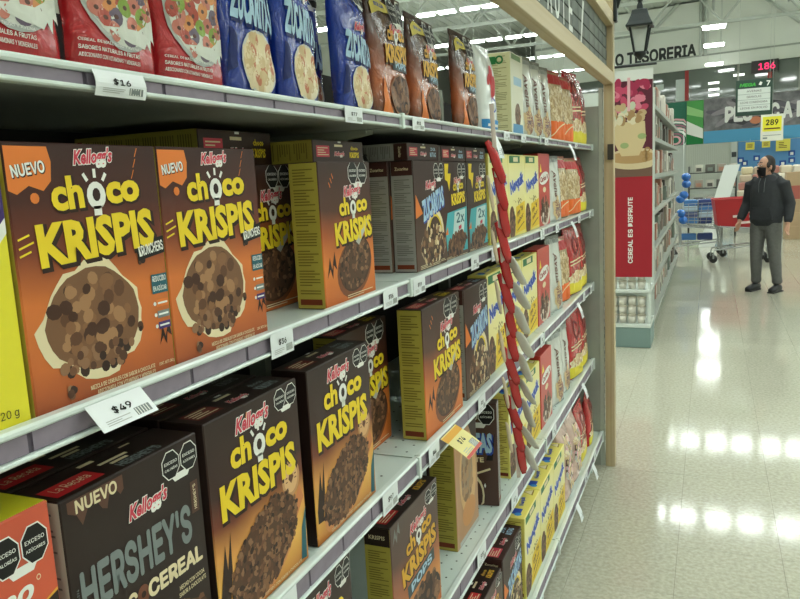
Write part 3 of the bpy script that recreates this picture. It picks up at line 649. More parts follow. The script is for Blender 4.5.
GC = 'chocolate cereal boxes on the shelves'
PROTO = {}
def kinds():
    K = PROTO
    K['kr'] = carton('cereal_box', '', GC, .205, .266, .058, G_KR, OLIVE, BROWNCARD, d_krunchers, INK)
    K['ck'] = carton('cereal_box', '', GC, .206, .25, .056, G_CK, OLIVE, BROWNCARD, d_choco, INK, None, top_kelloggs())
    K['big'] = carton('cereal_box', '', GC, .236, .306, .068, G_BIG, DARKCARD, DARKCARD, d_big, None, None, top_kelloggs(GREY, 'choco KRISPIS', P('oxblood', (110, 40, 32))))
    K['zuc'] = carton('cereal_box', '', GC, .212, .255, .056, G_ZUC, GREYCARD, BROWNCARD, d_zuc, INKG, P('brown_band', (70, 40, 36)), top_kelloggs(SKY, 'ZUCA RITAS'), band_word='Zucaritas')
    K['turq'] = carton('cereal_box', '', GC, .198, .253, .056, G_ZUC, GREYCARD, BROWNCARD, d_turq, INKG, None, top_kelloggs(SKY, 'choco KRISPIS'))
    K['nes'] = carton('cereal_box', '', 'yellow cereal boxes', .235, .296, .06, G_NES, mat('yellow_card', (228, 212, 104), .42), mat('yellow_card', (228, 212, 104), .42), d_nes, P('ochre', (150, 120, 40)), None, lambda a, w, d: (a.rect(w * .12, d * .3, w * .30, d * .7, BLUE, 1.5), a.ell(w * .12, d * .4, w * .05, d * .18, P('sky2', (60, 140, 200)), 2, 10), a.text('Nesquik', w * .55, d * .5, d * .3, BLUE, 2, w=w * .3, bold=.04, rot=.1, res=1), a.poly([(w * .78, d * .2), (w * .88, d * .8), (w * .98, d * .25)], P('ochre', (150, 120, 40)), 1.5), a.poly([(w * .80, d * .28), (w * .88, d * .7), (w * .96, d * .30)], CREAM, 2)))
    K['her'] = carton('cereal_box', '', GC, .232, .30, .07, DARKCARD, mat('pale_card', (186, 182, 170), .5), DARKCARD, d_hershey, INKG, None, lambda a, w, d: (a.rect(w * .04, d * .15, w * .34, d * .6, RED, 1), a.text('La Receta', w * .19, d * .4, d * .2, CREAM, 2, w=w * .22, res=1), a.rect(w * .36, d * .75, w * .46, d * .85, CREAM, 1), a.rect(w * .42, d * .50, w * .62, d * .58, CREAM, 1), a.rect(w * .46, d * .36, w * .58, d * .44, CREAM, 1), a.text("HERSHEY'S", w * .60, d * .2, d * .22, GREY, 2, w=w * .3, bold=.04, res=1), a.rect(w * .66, d * .8, w * .74, d * .85, CREAM, 1)))
    K['pop'] = carton('cereal_box', '', GC, .225, .30, .062, G_POP, OLIVE, DARKCARD, d_pops, INK, P('brown_band2', (44, 28, 20)), top_kelloggs(P('amber', (216, 164, 52)), 'choco KRISPIS', RED))
    K['red'] = carton('cereal_box', '', 'red cereal boxes', .22, .292, .06, mat('red_card', (200, 60, 52), .4, coat=.2), mat('red_card2', (190, 52, 46), .4), mat('red_card2', (190, 52, 46), .4), d_red, P('maroon', (120, 30, 30)))
    K['520'] = carton('cereal_box', '', 'yellow cereal boxes', .20, .24, .06, mat('lemon_card', (226, 214, 40), .4, coat=.2), mat('lemon_card', (226, 214, 40)), mat('lemon_card', (226, 214, 40)), d_520)
    K['mo'] = carton('cereal_box', '', 'yellow cereal boxes', .225, .262, .075, mat('orange_card', (206, 84, 54), .4, coat=.2), mat('orange_card', (206, 84, 54)), mat('lemon_card2', (214, 206, 40), .4), d_mo, None)
    K['cream'] = carton('granola_box', '', 'health cereal boxes', .17, .272, .10, mat('cream_card', (228, 226, 206), .45), mat('cream_card2', (214, 208, 160), .45), mat('cream_card', (228, 226, 206)), d_cream, P('khaki', (150, 140, 96)))
    K['tan'] = carton('cereal_box', '', GC, .205, .30, .075, mat('tan_card', (176, 128, 84), .4, coat=.2), OLIVE, BROWNCARD, d_tan, INK)
    K['as'] = carton('cereal_box', '', GC, .22, .258, .055, mat('choc_card', (74, 44, 36), .36, coat=.25), GREYCARD, BROWNCARD, d_as, INKG)
kinds()
USED = set()
H_ = {'ck': .25, 'zuc': .255, 'turq': .253}
def put(kind, X, Y, z, label, rz=0, lying=False, sc=None, lean=0):
    """front base centre at (X, Y, z)"""
    r = PROTO[kind]
    if kind in USED: r = dup(r)
    USED.add(kind); r['label'] = label
    r.location = (X, Y, z); r.rotation_euler = (0, lean, rz)
    if sc: r.scale = sc
    if lying: r.rotation_euler = (0, math.pi / 2, rz); r.location.x = X - H_[kind]      # on its front, top end to the aisle
    return r
def W_(k): return {'kr': .205, 'ck': .206, 'big': .236, 'zuc': .212, 'turq': .198, 'nes': .235, 'her': .232, 'pop': .225, 'red': .22, '520': .2, 'mo': .225, 'cream': .17, 'tan': .205, 'as': .22}[k]
z2, z3, z4, z5 = DK[2] + .0006, DK[3] + .0006, DK[4] + .0006, DK[5] + .0006
# upper middle shelf
put('520', -.600, .394, z2, 'bright yellow cereal box marked 520 g beside the first orange box')
put('kr', -.598, .600, z2, 'orange and brown cluster cereal box between the yellow 520 g box and its twin')
put('kr', -.598, .807, z2, 'orange and brown cluster cereal box next to the pushed back brown box')
put('ck', -.70, 1.085, z2, 'brown chocolate rice cereal box pushed back, partly behind a cluster cereal box')
put('ck', -.603, 1.203, z2, 'brown chocolate rice cereal box with olive side panel showing, at the shelf edge')
put('ck', -.735, 1.565 - .065, z2, 'brown chocolate rice cereal box half hidden behind the one with olive side', sc=(1, 1, 1.1))
put('ck', -.725, 1.055, z2 + .2505, 'brown cereal box lying flat on top of the pushed back box', lying=True)
put('ck', -.645, 1.268, z2 + .2505, 'brown cereal box lying flat with olive end above the olive sided box', lying=True, sc=(.72, 1, 1))
put('zuc', -.62, 1.682, z2, 'dark brown box with pale blue slanted lettering below a lying box, grey side showing')
put('zuc', -.677, 1.672, z2, 'dark brown box with grey side directly behind the box with pale blue lettering')
put('zuc', -.635, 1.69, z2 + .2555, 'brown box lying flat with grey end above the grey sided boxes', lying=True, sc=(.72, 1, 1))
put('turq', -.628, 1.895, z2, 'brown box with turquoise panel and yellow lightning beside the grey sided box')
put('turq', -.628, 2.10, z2, 'brown box with turquoise panel and yellow lightning beside the yellow boxes')
put('turq', -.63, 1.90, z2 + .2535, 'brown box lying flat on the turquoise box by the grey sided boxes', lying=True, sc=(.72, 1, 1))
put('turq', -.63, 2.103, z2 + .2535, 'brown box lying flat on the turquoise box beside the yellow boxes', lying=True, sc=(.72, 1, 1))
for i, y in enumerate((2.325, 2.564, 2.803)):
    put('nes', -.622, y, z2, ['yellow chocolate cereal box behind the hanging strip, beside the turquoise boxes', 'yellow chocolate cereal box between two yellow boxes below the top shelf', 'yellow chocolate cereal box below the top shelf, touching the red box'][i], sc=(1, 1, .94))
put('red', -.625, 3.04, z2, 'red cereal box with white oval logo below the top shelf', sc=(1, 1, .99))
# lower middle shelf
put('mo', -.608, .393, z3, 'orange fronted yellow box with two black warning octagons beside the dark chocolate box', sc=(1, 1, 1.18))
put('her', -.607, .627, z3, "dark brown chocolate box with grey lettering and a dripping banner at front", sc=(1, .95, 1))
put('her', -.683, .627, z3, "dark brown chocolate box directly behind the one with the dripping banner", sc=(1, .95, 1))
put('big', -.602, .864, z3, 'large dark brown rice cereal box beside the dark chocolate box')
put('big', -.602, 1.133, z3, 'large dark brown rice cereal box next to the gap of bare perforated shelf')
put('big', -.675, .864, z3, 'large dark brown box behind the rice cereal box by the chocolate box')
put('ck', -.70, 1.435, z3, 'brown box with orange base pushed back behind the large rice cereal box', sc=(1, 1.22, 1.18))
put('ck', -.603, 1.682, z3, 'tall brown rice cereal box with wide olive side above the yellow promo tag', sc=(1.1, 1.34, 1.25))
put('zuc', -.607, 1.985, z3, 'dark brown box with pale blue lettering beside the tall olive sided box', sc=(1, 1.1, 1.2))
put('nes', -.615, 2.235, z3, 'yellow chocolate cereal box beside the hanging strip, next to the dark box', sc=(1, .95, 1.05))
put('nes', -.625, 2.49, z3, 'yellow chocolate cereal box on the shelf level with the tall olive sided box', sc=(1, 1.05, 1.02))
put('nes', -.625, 2.745, z3, 'yellow chocolate cereal box on the tall box level, next to red', sc=(1, 1.05, 1.02))
put('red', -.625, 3.0, z3, 'red cereal box on the level of the tall olive sided box', sc=(1, 1.05, 1.05))
# lower shelf
put('big', -.605, 1.02, z4, 'large dark brown rice cereal box tucked under the shelf beside the chocolate ball box', sc=(1, .92, 1.19))
put('pop', -.605, 1.455, z4, 'dark brown chocolate ball cereal box with olive side and slate blue banner', sc=(1, 1.28, 1.06))
put('tan', -.635, 1.925, z4, 'tan and olive cereal box standing behind the yellow promo tag', sc=(1, 1.0, 1.15))
put('as', -.716, 2.122, z4, 'chocolate brown box turned sideways on the shelf, pale blue letters showing past the tan box', rz=-1.42, sc=(1, 1.05, 1.3))
for i, y in enumerate((2.48, 2.73)):
    put('nes', -.62, y, z4, ['yellow chocolate cereal box on the shelf with the chocolate ball box, beside brown', 'yellow chocolate cereal box on the shelf with the chocolate ball box, beside red'][i], sc=(1, 1.05, 1.0))
put('red', -.62, 2.985, z4, 'red cereal box on the shelf with the chocolate ball box', sc=(1, 1, 1.05))
# base shelf
put('pop', -.575, 1.93, z5, 'brown box with yellow mark on its top on the lowest shelf', sc=(1, 1, .88))
put('zuc', -.575, 2.185, z5, 'brown box with grey front and pink mark on top on the lowest shelf', sc=(1.3, 1.15, 1.08))
for i, y in enumerate((2.44, 2.69, 2.94)):
    put('nes', -.565, y, z5, ['yellow box on the lowest shelf beside the brown box with pink mark', 'middle of three yellow boxes on the lowest shelf', 'yellow box on the lowest shelf beside the clear bags'][i], sc=(1.25, 1.05, 1.0))
# health boxes on the top shelf
z1 = DK[1] + .0006
put('cream', -.612, 2.56, z1, 'tall cream granola box with green mark on its side, on the top shelf')
a = Art(); a.rect(.002, .235, .05, .26, P('logo_green', (40, 120, 60)), 2.4); a.ring(.062, .248, .008, .014, P('logo_green', (40, 120, 60)), 2.4, 14)
a.build('green_logo', PROTO['cream'], (-.10, -.085, 0), (1, 0, 0), (0, 0, 1), (0, -1, 0))

# ------------------------------------------------------------------ bags
def bag(name, label, group, w, h, d, body, draw, crimp=None, seed=0, wr=.0035, cat='bag'):
    """pillow bag standing on its base, front along +X, origin at the base centre"""
    t = thing(name, label, cat, (0, 0, 0), 0, group)
    nu, nv = 15, 23
    def th(u, v):
        e = max(0, 1 - abs(2 * u - 1) ** 5) ** .8; vv = min(1, v / .10) ** .5 if v < .10 else 1
        tp = max(0, min(1, (.96 - v) / .30)) ** .6
        return d / 2 * (.16 + .84 * e) * (.75 + .25 * vv) * (.05 + .95 * tp) if v < .96 else d * .02
    def surf(u, v, sgn, off=0):
        n_ = noise.noise(Vector((u * 4 + seed * 3.1, v * 6, sgn * 2 + seed))) * wr + noise.noise(Vector((u * 11 + seed, v * 9, seed))) * wr * .6
        n_ *= min(1, v * 8) if v < .95 else .4
        taper = 1 - .03 * math.sin(v * math.pi)
        return Vector((sgn * (th(u, v) + off) + n_ * (1 if sgn > 0 else .3), (u - .5) * w * taper + .004 * noise.noise(Vector((v * 3, seed, u))), v * h))
    bm = bmesh.new(); G = {}
    for sgn in (1, -1):
        for i in range(nu + 1):
            for j in range(nv + 1):
                if sgn == -1 and (i in (0, nu)): G[sgn, i, j] = G[1, i, j]; continue
                G[sgn, i, j] = bm.verts.new(surf(i / nu, j / nv, sgn))
    for sgn in (1, -1):
        for i in range(nu):
            for j in range(nv):
                q = [G[sgn, i, j], G[sgn, i + 1, j], G[sgn, i + 1, j + 1], G[sgn, i, j + 1]]; bm.faces.new(q if sgn > 0 else q[::-1])
    for j in (0, nv):
        for i in range(nu):
            q = []
            for v in (G[1, i, j], G[1, i + 1, j], G[-1, i + 1, j], G[-1, i, j]):
                if v not in q: q.append(v)
            if len(q) > 2: bm.faces.new(q)
    obj('pouch', bmesh_to(bm, 'pouch', True), t, body)
    warp = lambda x, y, l: surf(min(1, max(0, x / w)), min(1, max(0, y / h)), 1, .0008 + l * .0007)
    for nm, a in draw(w, h).items(): a.build(nm, t, warp=warp)
    if crimp:
        bm = bmesh.new()
        for k in range(5): add_box(bm, (-.0028, -w * .485, h * (.955 + k * .009)), (.0028, w * .485, h * (.960 + k * .009)))
        obj('crimp_seal', bmesh_to(bm), t, crimp)
    return t
def film(name, stops, **k): return ramp(name, stops, .16, 2, .6, bump=.5, **k)
def b_loops(w, h):
    A = Art(); L = Art(); r = random.Random(31)
    A.ell(w * .55, h * .40, w * .47, w * .56, LGREY, 1.2, 28); A.ell(w * .55, h * .40, w * .43, w * .52, P('milk2', (214, 216, 206)), 1.5, 28)
    pts = []
    for i in range(400):
        an, dd = r.uniform(0, 6.28), math.sqrt(r.random()); x, y = w * .55 + w * .40 * dd * math.cos(an), h * .42 + w * .49 * dd * math.sin(an)
        if all((x - p) ** 2 + (y - q) ** 2 > (w * .10) ** 2 for p, q in pts): pts.append((x, y))
    for x, y in pts:
        mm = r.choice(LOOP); A.ell(x, y, w * .084, w * .074, mm, 1.9 + y, 12, r.uniform(0, 3)); A.ell(x, y, w * .026, w * .02, P('loop_hole', (92, 60, 50)), 2.2, 8)
    A.poly([(w * .30, h * .20), (w * .45, h * .17), (w * .60, h * .15), (w * .78, h * .14), (w * .83, h * .17), (w * .86, h * .13), (w * .90, h * .19), (w * .97, h * .17), (w * .93, h * .27), (w * .7, h * .21), (w * .5, h * .21)], P('milk2', (214, 216, 206)), 2.4)
    for i, s in enumerate(('CEREAL DE MAÍZ, TRIGO Y AVENA', 'SABORES NATURALES A FRUTAS', 'ADICIONADO CON VITAMINAS Y MINERALES')): L.text(s, w * .36, h * (.135 - .03 * i), h * .017, WHITE, 3, w=w * .62, bold=.02, res=1, rot=-.03)
    kelloggs(L, w * .5, h * .86, w * .4)
    return {'front_picture': A, 'front_lettering': L}
def b_zuc(w, h):
    A = Art(); L = Art()
    A.poly([(w * .08, h * .90), (w * .22, h * .95), (w * .52, h * .93), (w * .56, h * .88), (w * .30, h * .87), (w * .12, h * .80)], P('ribbon', (214, 196, 92)), 1.6); L.text('GRATIS', w * .34, h * .905, h * .025, BLUE, 3, w=w * .26, bold=.03)
    kelloggs(L, w * .62, h * .62, w * .34); L.text('ZUCARITAS', w * .54, h * .46, h * .20, SKY, 3, w=w * .84, bold=.05, shear=.12, rot=-.08, sh=P('navy', (22, 36, 96)), ow=.03)
    A.ell(w * .58, h * .18, w * .33, h * .165, P('bowl_rim', (206, 206, 200)), 1.3, 26); A.ell(w * .58, h * .18, w * .30, h * .15, FLAKE[0], 1.6, 26); heap(A, w * .58, h * .18, w * .27, h * .13, 70, FLAKE + FLAKE[:2], w * .05, 1.9, 0, 33, 1.5)
    A.poly([(w * .04, h * .12), (w * .16, h * .14), (w * .20, h * .30), (w * .10, h * .34)], P('navy', (22, 36, 96)), 1.5)
    return {'front_picture': A, 'front_lettering': L, 'warning_seal': seals(w * .76, h * .87, w * .14)}
def b_pops(w, h):
    A = Art(); L = Art()
    A.poly([(w * .08, h * .86), (w * .2, h * .93), (w * .52, h * .90), (w * .52, h * .83), (w * .25, h * .82), (w * .1, h * .78)], P('ribbon', (214, 196, 92)), 1.6); L.text('BOLSA', w * .3, h * .87, h * .03, BLUE, 3, w=w * .24, bold=.03)
    kelloggs(L, w * .62, h * .70, w * .34); choco_logo(L, w * .60, h * .565, w * .62, P('amber', (216, 164, 52)))
    A.rect(w * .45, h * .385, w * .93, h * .475, P('slate_blue', (60, 72, 78)), 2); L.text('POPS', w * .69, h * .43, h * .058, SKY, 3, w=w * .36, bold=.05)
    A.ell(w * .64, h * .19, w * .30, h * .17, P('bowl_tan', (150, 104, 72)), 1.4, 24); A.ell(w * .64, h * .19, w * .27, h * .155, DBROWN, 1.7, 24); heap(A, w * .64, h * .19, w * .25, h * .14, 70, CHOC[1:], w * .034, 2, 0, 37, 1.05)
    A.poly([(w * .14, h * .02), (w * .20, h * .32), (w * .32, h * .10), (w * .40, h * .02)], ORG, 1.5)
    return {'front_picture': A, 'front_lettering': L, 'warning_seal': seals(w * .76, h * .87, w * .13)}
def b_drops(w, h):
    A = Art()
    for x, y, s in ((.52, .66, .1), (.62, .52, .12), (.36, .60, .06)): A.ell(w * x, h * y, w * s, w * s * 1.7, RED, 1.5, 16, -.4)
    A.ring(w * .6, h * .32, w * .10, w * .13, BLUE, 1.5, 16); A.rect(w * .04, h * .02, w * .96, h * .14, P('band_blue', (40, 130, 190)), 1.5); A.rect(w * .2, h * .06, w * .8, h * .09, WHITE, 2)
    return {'front_picture': A}
def b_white(w, h):
    A = Art(); L = Art(); L.text('Avena', w * .5, h * .58, w * .26, P('script_brown', (122, 92, 84)), 2, w=h * .42, bold=.02, shear=.3, rot=-1.45)
    heap(A, w * .5, h * .2, w * .22, h * .14, 30, [P('rose_brown', (150, 108, 90)), P('mauve', (110, 88, 100)), FLAKE[1]], w * .08, 1.6, .4, 39); A.rect(w * .05, h * .90, w * .95, h * .96, P('silver', (150, 154, 150)), 1.4)
    return {'front_picture': A, 'front_lettering': L}
def b_oat(w, h):
    A = Art()
    heap(A, w * .5, h * .52, w * .44, h * .24, 260, OAT, w * .028, 1.4, 0, 41)
    A.rect(w * .03, h * .02, w * .97, h * .28, P('band_orange', (228, 106, 40)), 1.8)
    pts = [(w * (.05 + .9 * k / 10), h * (.05 + .2 * math.sin(k / 10 * 1.5))) for k in range(11)]
    A.poly(pts + [(x, y + h * .018) for x, y in pts[::-1]], CREAM, 2.2); A.poly([(w * .03, h * .80), (w * .97, h * .80), (w * .97, h * .94), (w * .03, h * .94)], P('band_red', (186, 44, 44)), 1.8)
    return {'front_picture': A}
def b_red(w, h):
    A = Art(); A.ring(w * .5, h * .72, w * .14, w * .19, P('ring_dark', (110, 26, 30)), 1.6, 18)
    for i in range(2): A.rect(w * .12, h * (.50 - .05 * i), w * .9, h * (.52 - .05 * i), CREAM, 1.7, .05)
    A.poly([(w * .04, h * .18), (w * .2, h * .30), (w * .45, h * .36), (w * .75, h * .32), (w * .96, h * .38), (w * .96, h * .18)], FLAKE[3], 1.5); heap(A, w * .5, h * .25, w * .4, h * .07, 50, OAT + FLAKE, w * .04, 1.7, 0, 43); A.rect(w * .04, h * .02, w * .96, h * .185, P('band_yel', (222, 206, 60)), 1.6)
    return {'front_picture': A}
B = {}
B['loops'] = bag('cereal_bag', '', 'red bags of cereal loops', .138, .27, .034, film('film_red', [(0, (176, 34, 40)), (1, (190, 44, 48))]), b_loops, mat('crimp_red', (170, 40, 44), .3), 1)
B['zuc'] = bag('cereal_bag', '', 'blue cereal bags', .165, .262, .038, film('film_blue', [(0, (22, 48, 138)), (1, (30, 66, 168))]), b_zuc, mat('crimp_blue', (30, 60, 150), .3), 2)
B['pop'] = bag('cereal_bag', '', 'brown cereal bags', .205, .243, .034, film('film_brown', [(0, (84, 50, 36)), (.3, (170, 88, 46)), (.5, (124, 64, 38)), (.68, (74, 42, 32)), (1, (60, 38, 30))]), b_pops, mat('crimp_brown', (84, 58, 46), .35), 3)
B['drop'] = bag('white_pouch', '', 'health cereal bags', .18, .25, .05, mat('film_white', (222, 226, 224), .25, coat=.4, bump=.3, bscale=30), b_drops, None, 4)
B['white'] = bag('oat_pouch', '', 'white oat pouches', .15, .275, .032, mat('film_white2', (212, 214, 208), .18, coat=.6, bump=.5, bscale=26), b_white, mat('crimp_silver', (150, 152, 148), .25, metal=.4), 5)
B['oat'] = bag('oat_flake_bag', '', 'bags of oat flakes', .19, .25, .06, mat('film_oat', (196, 172, 132), .2, coat=.6, nv=.25, ns=90, bump=.4, bscale=40), b_oat, mat('crimp_red', (170, 40, 44)), 6)
B['red'] = bag('red_oat_bag', '', 'bags of oat flakes', .20, .265, .06, film('film_red2', [(0, (186, 44, 46)), (1, (168, 36, 40))]), b_red, mat('crimp_red', (170, 40, 44)), 7)
BU = set()
def putb(kind, X, Y, z, label, rz=0, sc=None, lean=-.04):
    r = B[kind]
    if kind in BU: r = dup(r)
    BU.add(kind); r['label'] = label; r.location = (X, Y, z + .002); r.rotation_euler = (0, lean, rz)
    if sc: r.scale = sc
    return r
for i, y in enumerate((.545, .690, .828)):
    putb('loops', -.635, y, z1, ['red bag of coloured cereal loops at the empty end of the row', 'red bag of coloured cereal loops between two red bags above the $16 tag', 'red bag of coloured cereal loops touching the first blue bag'][i], .0, (1, 1.0, 1), lean=-.02)
putb('zuc', -.635, .963, z1, 'shiny blue flake cereal bag touching the red loop bags', 0, (1, .82, 1.08))
putb('zuc', -.628, 1.092, z1, 'shiny blue flake cereal bag leaning between two other blue bags', .05, (1, .80, 1.06))
putb('zuc', -.68, 1.215, z1, 'blue flake cereal bag turned edge on in the row', .45, (.9, .72, 1.0))
putb('zuc', -.745, 1.31, z1, 'blue flake cereal bag pushed back behind the turned one', -.3, (.9, .8, 1.04))
putb('zuc', -.632, 1.315, z1, 'blue flake cereal bag with octagon seals beside the brown bags', .02, (1, .86, .98))
putb('pop', -.63, 1.487, z1, 'brown and orange chocolate ball cereal bag touching the blue bags', 0, (1, .97, 1.06))
putb('pop', -.63, 1.70, z1, 'brown and orange chocolate ball cereal bag between two brown bags, head tilted', .03, (1, .98, 1.0))
putb('pop', -.70, 1.88, z1, 'brown chocolate ball cereal bag squeezed edge on behind the last brown bag', .5, (.8, .8, 1.0))
putb('pop', -.63, 2.02, z1, 'brown and orange chocolate ball cereal bag next to the white pouch with red drops', 0, (1, .95, 1.06))
putb('drop', -.635, 2.235, z1, 'white pouch with red drops and blue base on the top shelf', 0, (1, 1, 1.02))
for i, y in enumerate((2.74, 2.90, 3.06)): putb('white', -.63, y, z1, ['glossy white oat pouch on the top shelf beside the cream granola box', 'glossy white oat pouch on the top shelf between two white pouches', 'glossy white oat pouch on the top shelf beside the oat flake bags'][i], -.22, (1, 1, 1.06))
for i, y in enumerate((3.28, 3.50)): putb('oat', -.63, y, z1, ['clear oat bag with red top and orange base beside white pouches, topmost', 'clear oat bag with red top and orange base on top shelf beside the red bag'][i], -.2, (1, 1, 1.2))
putb('red', -.63, 3.75, z1, 'red oat bag with yellow base on the top shelf', -.15, (1, 1.1, 1.3)); putb('red', -.63, 3.97, z1, 'red oat bag with yellow base on the top shelf against the end panel', 0, (1, .95, 1.25))
for k, (zz, nm) in enumerate(((z2, 'below the top shelf'), (z3, 'two shelves below the top'), (z4, 'one shelf above the lowest'))):
    putb('white', -.63, 3.25, zz, 'glossy white oat pouch beside the red box ' + nm, -.2, (1, 1.05, 1.02 if k == 0 else 1.2))
    putb('oat', -.652, 3.46, zz, 'clear oat flake bag beside the white pouch ' + nm, -.2, (1, 1.12, 1.13 if k == 0 else 1.22)) if k < 2 else putb('white', -.63, 3.44, zz, 'second glossy white oat pouch from the red box ' + nm, -.1, (1, 1.1, 1.2))
    putb('oat' if k == 0 else 'red', -.635, 3.72, zz, ('clear oat flake bag ' if k == 0 else 'red oat bag with yellow base ') + 'third from the red box ' + nm, -.15, (1, 1.12, 1.1 if k == 0 else 1.25))
    putb('red', -.635, 3.965, zz, 'red oat bag with yellow base against the end panel ' + nm, 0, (1, .98, 1.06 if k == 0 else 1.25))
PK = mat('film_pink', (206, 176, 164), .18, coat=.6, nv=.18, ns=30, bump=.5, bscale=30)
B['pink'] = bag('clear_cereal_bag', '', 'clear bags on the lowest shelf', .20, .30, .08, PK, lambda w, h: {'front_picture': (lambda a: (heap(a, w * .5, h * .5, w * .4, h * .38, 120, [FLAKE[3], PALEPINK, FLAKE[1], LGREY], w * .05, 1.4, 0, 47), a)[1])(Art())}, None, 8)
for i, y in enumerate((3.19, 3.42)): putb('pink', -.60, y, z5, ['pinkish clear cereal bag on the lowest shelf beside the yellow boxes', 'pinkish clear cereal bag on the lowest shelf beside the red bag'][i], 0, (1.1, 1, 1.1 - .08 * i))
putb('red', -.60, 3.66, z5, 'red oat bag with yellow base on the lowest shelf', 0, (1, 1.1, 1.1)); putb('red', -.60, 3.93, z5, 'red oat bag on the lowest shelf against the end panel', .1, (1, 1.1, 1.0))

# ------------------------------------------------------------------ price tags
PAPER = mat('tag_paper', (226, 230, 232), .5); PAPERY = mat('tag_yellow', (224, 212, 140), .5)
def price_tag(k, px, wid, price, label, tilt=0.0, drop=.0, yel=False, out=.006, rz=0, hgt=None, group='white price tags on the rails'):
    lx = LIPB if k == 5 else LIPX; hh = hgt or {1: .026, 2: .036, 3: .044, 4: .05, 5: .05}[k]; z = LIP[k] - .003 - drop
    y = yat(px, lx, z - hh / 2)
    t = thing('price_tag', label, 'price tag', (lx + out, y, z), rz, group)
    bm = bmesh.new(); n = 6; vs = []
    for i in range(n + 1):
        f = i / n; vs.append([bm.verts.new((math.sin(tilt) * f * hh + .004 * math.sin(f * 3) * (1 if drop or yel else 0), s * wid / 2, -f * hh * math.cos(tilt))) for s in (-1, 1)])
    for i in range(n): bm.faces.new((vs[i][0], vs[i + 1][0], vs[i + 1][1], vs[i][1]))
    r = bmesh.ops.extrude_face_region(bm, geom=bm.faces[:]); bmesh.ops.translate(bm, verts=[q for q in r['geom'] if isinstance(q, bmesh.types.BMVert)], vec=(-.0006, 0, 0))
    obj('card', bmesh_to(bm), t, PAPERY if yel else PAPER)
    a = Art()
    def wp(x, yy, l): f = max(0, min(1, -yy / hh)); return Vector((math.sin(tilt) * f * hh + .004 * math.sin(f * 3) * (1 if drop or yel else 0) + .0004 + l * .0002, x, -f * hh * math.cos(tilt)))
    if yel:
        a.rect(-wid / 2, -hh * .22, wid / 2, -hh * .02, P('tag_orange', (222, 164, 60)), 1); a.rect(-wid / 2, -hh * .99, wid / 2, -hh * .88, P('tag_red', (200, 80, 70)), 1)
    if price: a.text(price, 0, -hh * .42, hh * (.22 if yel else .30), BLACK, 1.5, bold=.03, w=wid * .34)
    small_print(a, -wid * .38, -hh * .88, wid * .05, -hh * .66, 3, LGREY, px); a.rect(wid * .14, -hh * .88, wid * .42, -hh * .60, GREY, 1)
    for i in range(5): a.rect(wid * (.16 + i * .05), -hh * .87, wid * (.175 + i * .05), -hh * .61, WHITE, 1.4)
    a.build('tag_print', t, warp=wp)
    return t
TL = 'white price tag on '
price_tag(1, 115, .074, '$16', 'white price tag reading $16 under the red loop bags', drop=.002)
price_tag(2, 110, .08, '$49', 'white price tag reading $49 sticking out below the first cluster cereal box', tilt=.75, out=.007, hgt=.034)
price_tag(2, 279, .062, '$36', 'white price tag reading $36 below the second cluster cereal box', drop=.0)
price_tag(3, 388, .075, '$97', 'white price tag beside the bare perforated shelf by the large boxes')
price_tag(3, 281, .075, '', 'green edged white price tag under the large rice cereal boxes')
for k, px, nm in ((1, 351, 'the top shelf below the blue bag with seals'), (1, 416, 'the top shelf below the brown bags'), (1, 505, 'the top shelf below the cream granola box'), (1, 522, 'the top shelf below the nearest white pouch'), (1, 545, 'the top shelf below the last white pouch'), (1, 575, 'the top shelf by the end panel'),
    (2, 388, 'the shelf below the brown box with olive side'), (2, 417, 'the shelf below the grey sided boxes'), (2, 473, 'the shelf below the turquoise boxes'), (2, 493, 'the shelf beside the hanging strip'), (2, 541, 'the shelf below the red box'), (2, 556, 'the shelf below the white pouch under the top shelf'), (2, 578, 'the shelf below the oat flake bags'), (2, 589, 'the shelf below the top shelf by the end panel'),
    (3, 432, 'the shelf below the tall olive sided box'), (3, 480, 'the shelf below the tall dark box beside the strip'), (3, 541, 'the shelf below the red box on the tall box level'), (3, 583, 'the shelf near the end panel two below the top'), (3, 590, 'the shelf against the end panel on the tall box level'),
    (4, 480, 'the lower shelf above the brown boxes'), (4, 513, 'the lower shelf above the yellow boxes'), (4, 553, 'the lower shelf below the red box'), (4, 591, 'the lower shelf near the end panel'),
    (5, 585, 'the lowest shelf below the pinkish bags'), (5, 594, 'the lowest shelf by the red bag')):
    price_tag(k, px, .07 if k < 4 else .085, '$%d' % (20 + (px * 7) % 60), TL + nm)
for k, px, nm in ((1, 489, 'top shelf beside the hanging strip'), (1, 567, 'top shelf below oat bags'), (2, 569, 'shelf above the oat bags'), (3, 575, 'shelf above the white pouches near the floor'), (4, 580, 'lower shelf above the pinkish bags'), (5, 574, 'lowest shelf below the yellow boxes'), (5, 590, 'lowest shelf below the pinkish bags')):
    price_tag(k, px, .055, '', 'white paper tag drooping from the ' + nm, drop=.012, out=.012, tilt=.35, hgt=.075)
price_tag(3, 445, .11, '$74', 'yellow promo tag with red edge curling from the rail by the tan box', tilt=1.0, yel=True, out=.010, hgt=.08)

